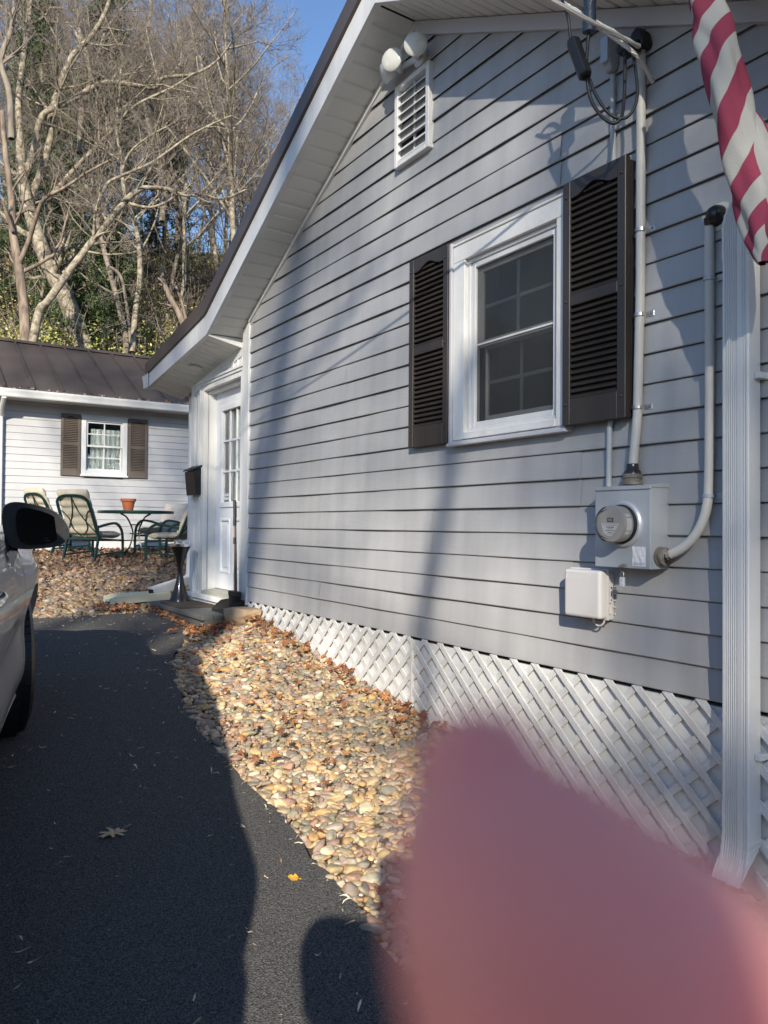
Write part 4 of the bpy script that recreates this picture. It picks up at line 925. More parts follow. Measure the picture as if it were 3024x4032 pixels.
cs = [(ch, .06, 12.62, (.77, .64), None, MT['cushion'])]
c2_ = copy_tree(ch); c3_ = copy_tree(ch)
ch4 = make_chair('grey cushioned green chair facing the driveway from behind the table', MT['cushion2'], True)
def place(o, x, y, d, label=None):
    o.location = (x, y, gz(x, y) + .005); o.rotation_euler = (0, 0, face(*d))
    if label: o['label'] = label
place(ch, .10, 12.62, (.77, .64))
place(c2_, 1.36, 12.25, (-.62, .78), 'cream cushioned green chair half hidden by the white entry wall')
place(c3_, -.12, 14.05, (.9, .35), 'cream cushioned green chair seen edge on behind the car mirror')
place(ch4, 1.62, 13.85, (-.85, -.52))
tx, ty = .99, 13.35; tz = gz(tx, ty)
tb_ = empty('patio_table', (tx, ty, tz), label='round dark green metal patio table among the cushioned chairs', cat='table')
TH = .80
mb = MB(); mb.lathe([(0, TH - .03), (.60, TH - .03), (.625, TH - .045), (.63, TH - .02), (.62, TH), (0, TH)], (tx, ty, tz), (0, 0, 1), 48, caps=False); mb.build('tabletop', MT['green'], tb_, smooth=35)
for k in range(4):
    a = k * math.pi / 2 + .5; ca, sa = math.cos(a), math.sin(a)
    mb = MB(); mb.tube(spline([(tx + ca * r_, ty + sa * r_, tz + z) for r_, z in ((.34, TH - .05), (.20, TH - .12), (.085, TH - .30), (.07, .38), (.14, .18), (.28, .06), (.36, .0))], 6), .017, 4, flat=.6); mb.build('leg', MT['green'], tb_, smooth=35)
mb = MB(); mb.lathe([(.10, .40), (.10, .42)], (tx, ty, tz), (0, 0, 1), 20); mb.lathe([(.10, .55), (.10, .57)], (tx, ty, tz), (0, 0, 1), 20); mb.build('ring', MT['green'], tb_)
pp = at(277, 1106, 1, ty - .15); pz = tz + TH
pot = empty('flower_pot', (pp.x, ty - .15, pz), label='empty terracotta flower pot on the dark green patio table', cat='flower pot')
mb = MB(); mb.lathe([(0, 0), (.078, 0), (.108, .15), (.125, .152), (.130, .198), (.118, .20), (.10, .15), (.07, .02), (0, .02)], (pp.x, ty - .15, pz), (0, 0, 1), 32, caps=False); mb.build('pot_body', MT['terracotta'], pot, smooth=40)

# ---------------------------------------------------------------- boulder by the step
bm = bmesh.new(); bmesh.ops.create_icosphere(bm, subdivisions=4, radius=1)
for v in bm.verts:
    n = mnoise.noise(v.co * 1.3 + Vector((3, 1, 2))); n2 = mnoise.noise(v.co * 4); v.co *= 1 + .22 * n + .05 * n2
    n3 = abs(mnoise.noise(v.co * 2.2 + Vector((7, 0, 0)))); v.co *= 1 - .16 * n3; v.co = Vector((v.co.x * .13, v.co.y * .19, v.co.z * .105))
rb = random.Random(5)
for k in range(13):      # broken faces
    n = Vector((rb.gauss(0, 1), rb.gauss(0, 1), rb.gauss(.2, .8))).normalized(); lim_ = max(v.co.dot(n) for v in bm.verts) * rb.uniform(.62, .86)
    for v in bm.verts:
        e = v.co.dot(n) - lim_
        if e > 0: v.co -= n * e * .93
for v in bm.verts: v.co *= 1.08
me = bpy.data.meshes.new('boulder'); bm.to_mesh(me); bm.free(); me.materials.append(MT['boulder']); sharp(me, 179)
bo = bpy.data.objects.new('boulder', me); col.objects.link(bo); bo.location = (-.14, 6.06, gz(-.14, 6.06) + .05); bo.rotation_euler = (-.12, .22, .6)
tag(bo, 'tan sandstone boulder at the lattice corner next to the doorstep', 'boulder')

# ---------------------------------------------------------------- gravel (river stones)
def ico(sub):
    bm = bmesh.new(); bmesh.ops.create_icosphere(bm, subdivisions=sub, radius=1)
    V = np.array([v.co[:] for v in bm.verts]); F = np.array([[v.index for v in f.verts] for f in bm.faces]); bm.free(); return V, F
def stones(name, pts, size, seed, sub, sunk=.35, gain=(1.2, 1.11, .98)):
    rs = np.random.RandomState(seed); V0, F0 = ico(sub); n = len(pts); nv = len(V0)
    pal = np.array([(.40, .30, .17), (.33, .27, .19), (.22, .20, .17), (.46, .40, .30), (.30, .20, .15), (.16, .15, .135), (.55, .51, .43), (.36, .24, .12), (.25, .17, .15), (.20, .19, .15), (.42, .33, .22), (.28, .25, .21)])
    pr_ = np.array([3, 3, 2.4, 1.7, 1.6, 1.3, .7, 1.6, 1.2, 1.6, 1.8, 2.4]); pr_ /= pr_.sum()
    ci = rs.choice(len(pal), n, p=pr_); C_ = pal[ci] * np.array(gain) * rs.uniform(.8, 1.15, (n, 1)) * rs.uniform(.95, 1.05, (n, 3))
    s = size * np.exp(rs.normal(0, .30, n)); s = np.clip(s, size * .5, size * 1.75)
    ax = np.stack([s * rs.uniform(.85, 1.45, n), s * rs.uniform(.65, 1.0, n), s * rs.uniform(.36, .62, n)], -1)
    ph = rs.uniform(0, 6.28, (n, 6)); am = rs.uniform(.04, .16, (n, 3))
    V = np.repeat(V0[None], n, 0)
    k = 1 + am[:, None, 0] * np.sin(V[..., 0] * 2.2 + ph[:, None, 0] + V[..., 1] * 1.3) + am[:, None, 1] * np.sin(V[..., 1] * 2.7 + ph[:, None, 1] + V[..., 2]) + am[:, None, 2] * .8 * np.sin(V[..., 2] * 3.1 + ph[:, None, 2] + V[..., 0] * 2)
    P4 = np.sign(V) * np.abs(V) ** rs.uniform(.62, 1.0, (n, 1, 1))      # some blocky, some round
    V = P4 * k[..., None] * ax[:, None, :]
    yw = rs.uniform(0, 6.28, n); tl = rs.normal(0, .28, (n, 2))
    def rotx(V, a, i, j):
        c, s_ = np.cos(a)[:, None], np.sin(a)[:, None]; A, B = V[..., i] * c - V[..., j] * s_, V[..., i] * s_ + V[..., j] * c; V[..., i], V[..., j] = A, B; return V
    V = rotx(V, tl[:, 0], 1, 2); V = rotx(V, tl[:, 1], 0, 2); V = rotx(V, yw, 0, 1)
    V += pts[:, None, :]; V[..., 2] += (ax[:, 2] * (1 - sunk))[:, None]
    F = (F0[None] + (np.arange(n) * nv)[:, None, None]).reshape(-1, 3)
    return npmesh(name, V.reshape(-1, 3), F, MT['stone'], np.repeat(C_, nv, 0))
def scatter(x0, x1, y0, y1, step, seed, ok, lift=0, jit=.48):
    rs = np.random.RandomState(seed); xs, ys = np.arange(x0, x1, step), np.arange(y0, y1, step * .9)
    X_, Y_ = np.meshgrid(xs, ys, indexing='ij'); X_ = X_ + (np.arange(len(ys)) % 2)[None] * step / 2
    X_ = (X_ + rs.uniform(-jit, jit, X_.shape) * step).ravel(); Y_ = (Y_ + rs.uniform(-jit, jit, Y_.shape) * step).ravel()
    m = ok(X_, Y_); X_, Y_ = X_[m], Y_[m]; return np.stack([X_, Y_, ground(X_, Y_) - .01 + rs.uniform(-.006, lift, len(X_))], -1)
inbed = lambda x, y: (x > edge_x(y) - .005 + .025 * np.sin(y * 11) * np.sin(y * 4.3)) & (x < -.015) & ~((x > -.43) & (y > 6.2)) & (y < 6.6)
A_ = scatter(-1.9, 0, -.6, 6.6, .030, 1, inbed, .010); B_ = scatter(-1.9, 0, -.6, 6.6, .036, 2, inbed, .0)
B_ = B_[B_[:, 1] < 20]; B_[:, 2] -= .008
near = A_[:, 1] < 4.2
g1 = stones('gravel', A_, .0172, 5, 3, .25); tag(g1, kind='stuff', label='rounded tan and grey river stones in the bed beside the lattice', cat='gravel')
g2 = stones('gravel_fill', B_, .014, 6, 2, .2); tag(g2, kind='stuff', label='small river stones filling the bed beside the lattice', cat='gravel')
pend = lambda x, y: (y > 7.38 + .1 * np.clip((-x - .5) / .6, 0, 1) * 0 + .03 * np.sin(x * 6)) & (y < BY - .02) & ~((x > -.02) & (y < 7.85)) & ~((x > -.44) & (y < 7.72))
def vis(x, y): return (x > -2.707 + (y) * .035) & (x < -2.707 + y * .345 + .3)
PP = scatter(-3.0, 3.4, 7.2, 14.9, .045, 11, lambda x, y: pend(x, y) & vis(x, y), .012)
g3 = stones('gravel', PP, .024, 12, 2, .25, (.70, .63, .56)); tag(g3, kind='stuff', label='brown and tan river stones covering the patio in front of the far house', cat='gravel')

# ---------------------------------------------------------------- leaves and small litter
def leaves(name, pts, smin, smax, seed, cols, lobes=True, curl=.5, tilt=.5):
    rs = np.random.RandomState(seed); n = len(pts)
    if lobes: base = np.array([(0, -.55), (.12, -.25), (.45, -.42), (.36, -.12), (.62, .12), (.30, .16), (.30, .48), (.12, .34), (0, .72), (-.12, .34), (-.30, .48), (-.30, .16), (-.62, .12), (-.36, -.12), (-.45, -.42), (-.12, -.25)])
    else: base = np.array([(0, -.8), (.10, -.3), (.14, .1), (.10, .5), (0, .9), (-.10, .5), (-.14, .1), (-.10, -.3)])
    k = len(base); V0 = np.concatenate([np.zeros((1, 2)), base]); nv = k + 1
    F0 = np.array([(0, 1 + i, 1 + (i + 1) % k) for i in range(k)])
    s = rs.uniform(smin, smax, n); V = np.zeros((n, nv, 3)); V[..., :2] = V0[None] * s[:, None, None] * rs.uniform(.8, 1.2, (n, 1, 2))
    cu = rs.uniform(-curl, curl, (n, 2)) ; V[..., 2] = (cu[:, None, 0] * V[..., 0] ** 2 + cu[:, None, 1] * V[..., 1] ** 2) / s[:, None] * 2 + rs.normal(0, .06, (n, nv)) * s[:, None]
    def rot(V, a, i, j):
        c, s_ = np.cos(a)[:, None], np.sin(a)[:, None]; A, B = V[..., i] * c - V[..., j] * s_, V[..., i] * s_ + V[..., j] * c; V[..., i], V[..., j] = A, B
    rot(V, rs.normal(0, tilt, n), 1, 2); rot(V, rs.normal(0, tilt, n), 0, 2); rot(V, rs.uniform(0, 6.28, n), 0, 1)
    V[..., 2] -= V[..., 2].min(1)[:, None]; V += pts[:, None, :]
    C_ = np.array(cols)[rs.randint(0, len(cols), n)] * rs.uniform(.75, 1.2, (n, 1))
    F = (F0[None] + (np.arange(n) * nv)[:, None, None]).reshape(-1, 3)
    return npmesh(name, V.reshape(-1, 3), F, MT['leaf'], np.repeat(C_, nv, 0), smooth=False)
LC = [(.30, .115, .04), (.26, .10, .045), (.36, .16, .06), (.20, .09, .05), (.33, .19, .10)]
rs = np.random.RandomState(31)
L1 = []
for _ in range(280): y = rs.uniform(1.6, 6.15); L1.append((-.02 - abs(rs.normal(0, .09)) - .02, y, 0, .02))
for _ in range(150): L1.append((-.30 + rs.normal(0, .16), 6.08 + rs.normal(0, .09), 0, .02))
for _ in range(150): y = rs.uniform(1.5, 6.0); L1.append((rs.uniform(edge_x(y) + .05, -.1), y, 0, .03))
for _ in range(70): L1.append((-.80 + rs.normal(0, .10), 7.48 + rs.normal(0, .05), 0, .03))
for _ in range(90): L1.append((-.47 + rs.normal(0, .03), rs.uniform(6.3, 7.5), 0, -.0))
L1 = np.array(L1); L1 = L1[(L1[:, 0] < -.012)]
pts = np.stack([L1[:, 0], L1[:, 1], ground(L1[:, 0], L1[:, 1]) + L1[:, 3] + rs.uniform(0, .018, len(L1))], -1)
tag(leaves('leaf_litter', pts, .028, .055, 32, LC), kind='stuff', label='dry orange brown leaves drifted along the lattice and doorstep', cat='leaf litter')
L2 = scatter(-2.4, 3.2, 7.6, 14.9, .13, 33, lambda x, y: pend(x, y) & vis(x, y) & (rs.uniform(0, 1, x.shape) < np.interp(y, [7.5, 10, 12, 15], [.4, .6, 1, 1]))); L2[:, 2] += .035
L3 = scatter(-2.4, 3.2, 11.4, 14.9, .12, 37, lambda x, y: pend(x, y) & vis(x, y)); L3[:, 2] += .04
tag(leaves('leaf_litter', np.concatenate([L2, L3]), .035, .075, 34, [(.19, .095, .055), (.15, .075, .048), (.25, .15, .09), (.12, .07, .05), (.33, .24, .15)]), kind='stuff', label='reddish brown leaves among the patio stones under the chairs', cat='leaf litter')
rs = np.random.RandomState(41); dbl = []
for _ in range(420):
    y = 7.35 - 6.0 * rs.uniform(0, 1) ** 1.6; x = rs.uniform(-2.6, edge_x(y) - .02); dbl.append((x, y, g0(y) + .018))
for _ in range(70): y = rs.uniform(1.6, 6); dbl.append((edge_x(y) - abs(rs.normal(0, .04)), y, g0(y) + .018))
lt = leaves('leaf_litter', np.array(dbl), .009, .028, 42, [(.62, .54, .40), (.5, .40, .26), (.42, .28, .17)], False, .28, .2); tag(lt, kind='stuff', label='tiny pale seeds and leaf scraps strewn over the black driveway', cat='leaf litter')
gl = []
for k in range(-60, 90):
    x = BX0 - .3 + (k + 60) * .028
    if x < GX1: gl.append((x, GYy + .02 + R.uniform(0, .06), gt - .012 + R.uniform(0, .03)))
tag(leaves('leaf_litter', np.array(gl), .02, .045, 44, [(.30, .26, .22), (.2, .15, .12), (.38, .30, .24), (.12, .10, .09)], True, .7, .8), kind='stuff', label='dry leaves filling the gutter of the far house', cat='leaf litter')
def oneleaf(name, outline, s, loc, rz, c, label, curl=.35, tilt=(0, 0)):
    P_ = []; k = len(outline)
    for i in range(k):
        a, b = outline[i], outline[(i + 1) % k]; P_ += [a, ((a[0] + b[0]) / 2, (a[1] + b[1]) / 2)]
    mb = MB(); rings = []
    for q in (0.0, .35, .7, 1.0): rings.append([(x * q * s if q else 0, (y * q if q else 0) * s, s * curl * (.25 * (x * q) ** 2 + .12 * math.sin(y * q * 4 + x * 3) * q)) for x, y in P_ + [P_[0]]])
    mb.grid(rings); mb.tube([(0, -.5 * s, .004), (.01 * s, -.95 * s, .004)], .0016, 5)
    m = mat(name + '_surface', c, .8, c2=tuple(v * .6 for v in c), nscale=40, bump=.4, bscale=60)
    o = mb.build(name, m, smooth=180, fix=False); o.location = loc; o.rotation_euler = (tilt[0], tilt[1], rz); return tag(o, label, 'leaf')
oak = [(0, -.6), (.10, -.40), (.36, -.52), (.30, -.30), (.16, -.18), (.55, -.12), (.62, .02), (.30, .06), (.18, .14), (.52, .40), (.44, .50), (.16, .36), (.14, .50), (.20, .78), (0, .66), (-.18, .80), (-.14, .5), (-.18, .36), (-.5, .5), (-.5, .36), (-.18, .12), (-.34, .06), (-.66, .04), (-.56, -.1), (-.16, -.16), (-.34, -.34), (-.30, -.5), (-.10, -.40)]
oneleaf('fallen_leaf', oak, .085, (-1.915, 3.10, g0(3.10) + .020), -1.15 + math.pi, (.60, .42, .27), 'large brown lobed oak leaf lying on the black driveway')
maple = [(0, -.5), (.25, -.55), (.3, -.25), (.7, -.2), (.5, .05), (.65, .3), (.3, .3), (.2, .45), (0, .8), (-.2, .45), (-.3, .3), (-.65, .3), (-.5, .05), (-.7, -.2), (-.3, -.25), (-.25, -.55)]
oneleaf('fallen_leaf', [(0, -.5), (.35, -.3), (.4, .1), (.1, .1), (.2, .5), (-.3, .4), (-.4, -.2)], .04, (-1.445, 2.49, g0(2.49) + .02), .4, (.62, .34, .04), 'small bright yellow leaf on the sunlit asphalt', 1.2)
oneleaf('fallen_leaf', maple, .075, (-.93, 4.92, gz(-.93, 4.92) + .05), 1.0, (.40, .17, .04), 'orange brown maple leaf on the shaded stones near the driveway edge', .8, (.2, .1))
oneleaf('fallen_leaf', maple, .055, (-.74, 2.62, gz(-.74, 2.62) + .05), 2.2, (.44, .22, .07), 'orange leaf among the sunlit stones close to the driveway corner', .9, (.3, -.2))
for px_, py_, rz_, lab in ((359.8, 861, .6, 'large curled tan leaf standing in the far gutter'), (406, 865, 2.0, 'small curled tan leaf where the far gutter meets the white entry')):
    p = at(px_, py_, 1, GYy + .05); oneleaf('fallen_leaf', maple, .10 if px_ < 400 else .07, (p.x, GYy + .05, gt + .03), rz_, (.45, .27, .14), lab, 1.2, (1.1, .3))
# ---------------------------------------------------------------- car (heading 12 degrees to the right of +y)
PHI = math.radians(13); cf = Vector((math.sin(PHI), math.cos(PHI), 0)); cr_ = Vector((math.cos(PHI), -math.sin(PHI), 0))
WB, HW = 1.34, .915                       # axle distance from the middle, half width
axle = Vector((-2.03, 4.46, 0))            # ground point under the right front tyre's outer face
cc = axle - cf * WB - cr_ * (HW - .02)
zc0 = g0(4.46); zc1 = g0(4.46 - 2 * WB)
def cw(x, l, z):                          # car space: x forward, l to the right, z above the ground
    b = cc + cf * x + cr_ * l; f = (x + WB) / (2 * WB); return Vector((b.x, b.y, zc1 + (zc0 - zc1) * f + z))
car = empty('parked_car', cw(0, 0, 0), label='silver crossover car parked on the driveway, seen along its side', cat='car')
# stations: x, rocker half width, max half width, shoulder z, belt half width, belt z, roof half width, roof z, bottom z
ST = np.array([
 (2.28, .45, .62, .62, .50, .72, .30, .76, .36), (2.18, .70, .80, .66, .66, .82, .40, .86, .26), (1.95, .80, .89, .74, .78, .93, .50, .97, .22),
 (1.60, .83, .925, .82, .83, 1.00, .55, 1.05, .21), (1.34, .835, .935, .86, .845, 1.03, .58, 1.08, .21), (.95, .82, .915, .88, .85, 1.05, .60, 1.11, .21),
 (.72, .81, .905, .88, .855, 1.06, .62, 1.15, .21), (.35, .805, .905, .88, .86, 1.07, .64, 1.36, .21), (.0, .805, .905, .88, .86, 1.08, .67, 1.62, .21),
 (-.4, .805, .905, .89, .86, 1.09, .67, 1.70, .21), (-1.0, .81, .91, .90, .86, 1.11, .66, 1.71, .21), (-1.34, .83, .93, .91, .855, 1.12, .65, 1.69, .22), (-1.75, .82, .92, .92, .84, 1.14, .62, 1.64, .25),
 (-2.05, .78, .88, .92, .80, 1.15, .58, 1.45, .30), (-2.28, .60, .80, .88, .72, 1.02, .50, 1.10, .36)])
ST[:, 0] = np.where(ST[:, 0] < 0, ST[:, 0] * 1.30, ST[:, 0]); ST[4:14, 1] += .065; ST[4:14, 8] += .06; XR = -1.34 * 1.30; XE = -2.28 * 1.30
ST[-2, 5:8] = (1.15, .62, 1.62); ST[-2, 0] = XE + .12
SX = ST[::-1, 0]
def stn(x): return [np.interp(x, SX, ST[::-1, k]) for k in range(1, 9)]
def smst(x): return np.mean([stn(x + d) for d in (-.12, -.06, 0, .06, .12)], 0) if XE + .4 < x < 2.1 else np.array(stn(x))
def prof(x):
    wr, wm, zs_, wb, zb, wt, zt, z0 = smst(x)
    return [(0, z0), (wr - .10, z0), (wr - .01, z0 + .05), (wr + .03, z0 + .17), (wm - .015, z0 + .36), (wm, (zs_ + z0) / 2 + .17), (wm - .004, zs_), (wb + .015, zb - .025), (wb, zb), (wb - .02, zb + .02), ((wb + wt) / 2 + .02, (zb + zt) / 2 + .02), (wt + .03, zt - .06), (wt - .06, zt - .005), (wt * .5, zt + .02), (0, zt + .028)]
def rs_prof(x, n=44):
    P_ = [Vector((p[0], p[1], 0)) for p in prof(x)]; S_ = spline(P_, 6); L_ = [0]
    for i in range(1, len(S_)): L_.append(L_[-1] + (S_[i] - S_[i - 1]).length)
    return S_, L_
NP = 14 * 6 + 1
XS = np.linspace(2.28, XE, 130); half = [[(p.x, p.y) for p in rs_prof(x)[0]] for x in XS]
rows = []
for x, h in zip(XS, half): rows.append([cw(x, l, z) for l, z in h] + [cw(x, -l, z) for l, z in h[-2:0:-1]])
mb = MB(); mb.grid([r_ + [r_[0]] for r_ in rows])
k = len(rows[0]); mb.add(rows[0], [tuple(range(k))]); mb.add(rows[-1], [tuple(range(k))])
def paintmat():
    m = mat('silver_paint', (.60, .595, .575), .3, metal=.35, coat=.8); b = m.node_tree.nodes['Principled BSDF']; b.inputs['Coat Roughness'].default_value = .03; return m
MT['paint'] = paintmat()
body = mb.build('car_body', MT['paint'], car)
bm = bmesh.new(); bm.from_mesh(body.data); bmesh.ops.remove_doubles(bm, verts=bm.verts, dist=.0004); bmesh.ops.recalc_face_normals(bm, faces=bm.faces); bm.to_mesh(body.data); bm.free()
cut = MB()
for xw in (WB, XR):
    for s in (-1, 1):
        a, b = cw(xw, s * .62, .36), cw(xw, s * 1.05, .36); cut.lathe([(.405, 0), (.405, (b - a).length)], a, b - a, 40)
cuto = cut.build('cutter', MT['black']); md = body.modifiers.new('cut', 'BOOLEAN'); md.operation = 'DIFFERENCE'; md.object = cuto; md.solver = 'EXACT'
bpy.context.view_layer.update()
me = bpy.data.meshes.new_from_object(body.evaluated_get(bpy.context.evaluated_depsgraph_get())); body.modifiers.clear(); body.data = me; bpy.data.objects.remove(cuto)
sharp(me, 34); 
for p in me.polygons:
    if p.material_index > 0: p.material_index = 0
def patch(xa, xb, ia, ib, off, name, m, n=24, side=1, par=car, edge=0):
    """piece of the body skin between profile indices, lifted by off"""
    mb = MB(); rows = []
    for x in np.linspace(xa, xb, n):
        S_ = rs_prof(x)[0]; row = []
        for i in np.linspace(ia, ib, 14):
            i0 = int(min(i, NP - 2)); p = S_[i0].lerp(S_[i0 + 1], i - i0); t = S_[i0 + 1] - S_[i0]; nn = Vector((t.y, -t.x, 0)).normalized()
            q = p + nn * off; row.append(cw(x, side * q.x, q.y))
        rows.append(row)
    mb.grid(rows); return mb.build(name, m, par, smooth=180, fix=False)
MT['carglass'] = mat('tinted_glass', (.012, .014, .015), .03, coat=1.0)
for s in (1, -1):
    patch(.18, -.55, 9 * 6 + 3, 11 * 6 + 2, .004, 'side_window', MT['carglass'], side=s); patch(-.62, -1.55, 9 * 6 + 3, 11 * 6 + 2, .004, 'side_window', MT['carglass'], side=s)
    patch(2.12, .97, 1 * 6, 2 * 6 + 3, .004, 'lower_cladding', MT['black'], side=s) if False else None
    patch(.30, -1.5, 8 * 6 + 1, 8 * 6 + 5, .006, 'belt_moulding', MT['chrome'], side=s)
for s in (1, -1): patch(.70, .12, 12 * 6, 14 * 6, .005, 'windscreen', MT['carglass'], side=s)
def seam(xa, xb, ia, ib, name='door_seam'): return patch(xa, xb, ia, ib, .0012, name, MT['ink'], n=8)
seam(.90, .893, 3 * 6, 8 * 6); seam(-.58, -.587, 3 * 6, 8 * 6); seam(.893, .78, 7 * 6 + 4, 7 * 6 + 5)
# wheels
for xw in (WB, XR):
    for s in (1, -1):
        w_ = empty('wheel', cw(xw, s * .80, .36)); w_.parent = car; w_.matrix_basis = world_of(car).inverted() @ Matrix.Translation(cw(xw, s * .80, .36))
        out = cw(xw, s * 1.8, .36) - cw(xw, s * .8, .36); c0 = cw(xw, s * .785, .36)
        if xw > 0: out = Matrix.Rotation(.19, 3, 'Z') @ out
        mb = MB(); mb.lathe([(.24, -.10), (.32, -.105), (.352, -.09), (.36, -.07), (.361, .07), (.352, .09), (.32, .108), (.24, .10)], c0, out, 64, caps=False)
        ax = out.normalized(); u = Vector((0, 0, 1)); v = ax.cross(u)
        for k in range(56):       # tread blocks
            a = 2 * math.pi * k / 56; rd = u * math.cos(a) + v * math.sin(a); tg = ax.cross(rd)
            for o_, hw_ in ((-.066, .020), (-.022, .019), (.022, .019), (.066, .020)): mb.obox(c0 + ax * o_ + rd * .361 + tg * (.006 * (1 if o_ > 0 else -1)), ax * hw_, tg * .0135, rd * .006)
        mb.build('tyre', MT['black'], w_, smooth=35)
        mb = MB(); mb.lathe([(.24, .09), (.235, .10), (.22, .06), (.06, .05), (.05, .08), (0, .08)], c0, out, 40, caps=False)
        for k in range(10):
            a = 2 * math.pi * k / 10; rd = u * math.cos(a) + v * math.sin(a); tg = ax.cross(rd); mb.obox(c0 + ax * .082 + rd * .14, ax * .012, tg * .016, rd * .095)
        mb.build('rim', MT['steel'], w_, smooth=35)
        mb = MB(); mb.lathe([(.402, -.16), (.402, .04)], c0, out, 40, caps=False); mb.lathe([(.0, -.16), (.402, -.16)], c0, out, 40, caps=False); mb.build('wheel_well', MT['dark'], car)
# door handle with chrome top
for xh, s in ((-.44, 1), (-1.30, 1)):
    mb = MB(); hp_ = spline([cw(xh + .13, .905, 1.005), cw(xh + .11, .945, 1.01), cw(xh, .955, 1.015), cw(xh - .11, .945, 1.02), cw(xh - .13, .905, 1.02)], 6)
    mb.tube(hp_, .017, 10, flat=.6); mb.build('door_handle', MT['chrome'], car, smooth=60)
    mb = MB(); mb.obox(cw(xh, .893, 1.01), cf * .10, cr_ * .006, Vector((0, 0, .028))); mb.build('handle_shade_pad', MT['ink'], car, bev=.005)  # dark pad painted for the shade of a hollow behind the handle
# lamps
for s in (1, -1):
    patch(2.20, 1.82, 5 * 6 + 4, 7 * 6 + 4, .004, 'headlight', MT['carglass'], side=s); patch(XE + .4, XE + .06, 5 * 6 + 4, 7 * 6 + 4, .004, 'tail_light', MT['red'], side=s)
# wing mirrors
def mirror(px_scale):
    c = at(80, 1135, 1, 3.66)
    X_ = (RGT * 1.0); n_ = (Vector(CAM) - c).normalized(); side = Vector((0, 0, 1)).cross(n_).normalized(); up = n_.cross(side)
    k = (Vector(CAM) - c).length / 1661 * .985
    Pp = lambda px, py, d: c + side * ((px - 80) * k) + up * (-(py - 1135) * k) - n_ * d
    OUT = [(17, 1120), (20, 1100), (34, 1090), (60, 1091), (100, 1102), (122, 1116), (136, 1136), (139, 1150), (134, 1165), (120, 1176), (96, 1180), (60, 1182), (36, 1178), (24, 1160), (19, 1140)]
    O2 = spline([Vector((x, y, 0)) for x, y in OUT + [OUT[0]]], 5)[:-1]
    m_ = empty('wing_mirror', c); m_.parent = car; m_.matrix_basis = world_of(car).inverted() @ Matrix.Translation(c)
    cx, cy = 80, 1136
    mb = MB(); rows = []
    for d, s in ((.004, .93), (-.004, .97), (0, 1.0), (.03, 1.02), (.06, .98), (.09, .86), (.115, .62), (.125, .3), (.127, .02)):
        rows.append([Pp(cx + (p.x - cx) * s, cy + (p.y - cy) * s, d) for p in O2])
    mb.grid([r_ + [r_[0]] for r_ in rows]); hs = mb.build('mirror_housing', MT['blackgloss'], m_, smooth=50, fix=False)
    G = [(44, 1146), (42, 1118), (50, 1102), (74, 1103), (104, 1113), (122, 1128), (128, 1144), (122, 1158), (108, 1169), (80, 1173), (60, 1171), (50, 1164)]
    GL = spline([Vector((x, y, 0)) for x, y in G + [G[0]]], 5)[:-1]
    mb = MB(); mb.add([Pp(p.x, p.y, -.0045) for p in O2] , [tuple(range(len(O2)))]); mb.build('mirror_bezel', MT['black'], m_, fix=False)
    MT['mirror'] = mat('mirror_glass', (.022, .028, .036), .02, metal=1)  # dark reflection put into the base colour
    g_ = [Pp(p.x, p.y, -.012 + (p.x - 80) * .00022 - (p.y - 1136) * .00003) for p in GL]
    mb = MB(); mb.add(g_, [tuple(range(len(g_)))]); gm = mb.build('mirror_glass', MT['mirror'], m_, fix=False)
    cpt = Pp(88, 1163.5, -.0075 + .003); rm = Matrix.Identity(4)
    for i in range(3): rm[i][0], rm[i][1], rm[i][2] = side[i], up[i], n_[i]
    for i, ln in enumerate(('OBJECTS IN MIRROR ARE', 'CLOSER THAN THEY APPEAR')): text(ln, .0062, Pp(86, 1161 + i * 4.5, -.0098), rm, MT['ink'], 'lettering', gm, ext=.0001)
    mb = MB(); strip_ = [p for p in O2 if p.x > 60 and p.y < 1150]      # bright painted cap edge
    mb.grid([[Pp(cx + (p.x - cx) * s, cy + (p.y - cy) * s, d) for d, s in ((.012, 1.02), (.022, 1.045), (.05, 1.035), (.07, .98))] for p in strip_]); mb.build('mirror_cap', MT['chrome'], m_, smooth=180, fix=False)
    mb = MB(); rows = []
    A_ = [(19, 1140), (52, 1178), (40, 1182)]
    base = [cw(.62, .87, 1.10), cw(.62, .90, .99), cw(.42, .90, .98), cw(.42, .87, 1.09)]
    top = [Pp(20, 1142, .035), Pp(46, 1179, .035), Pp(46, 1179, .085), Pp(20, 1142, .085)]
    mb.grid([[t_, t_.lerp(b_, .5), b_] for t_, b_ in zip(top + top[:1], base + base[:1])]); mb.build('mirror_arm', MT['blackgloss'], m_, smooth=60, fix=False)
mirror(1)

# ---------------------------------------------------------------- trees
def tubes_np(segs, n):
    """list of (points, radii) -> vertex and face arrays"""
    V = []; F = []; b = 0
    for P_, r_ in segs:
        P_ = np.asarray(P_, float); k = len(P_); T_ = np.gradient(P_, axis=0); T_ /= np.linalg.norm(T_, axis=1)[:, None] + 1e-9
        ref = np.array([.31, .95, .05]) if abs(T_[0] @ np.array([.31, .95, .05])) < .8 else np.array([0, .1, 1.])
        u = np.cross(T_, ref); u /= np.linalg.norm(u, axis=1)[:, None] + 1e-9; v = np.cross(T_, u); r_ = np.asarray(r_)[:, None]
        a = np.arange(n) * 2 * np.pi / n
        V.append((P_[:, None] + (u[:, None] * np.cos(a)[None, :, None] + v[:, None] * np.sin(a)[None, :, None]) * r_[:, None]).reshape(-1, 3))
        i = np.arange(k - 1)[:, None] * n; j = np.arange(n)[None]; F.append((np.stack([i + j, i + (j + 1) % n, i + n + (j + 1) % n, i + n + j], -1) + b).reshape(-1, 4)); b += k * n
    return np.concatenate(V), np.concatenate(F)
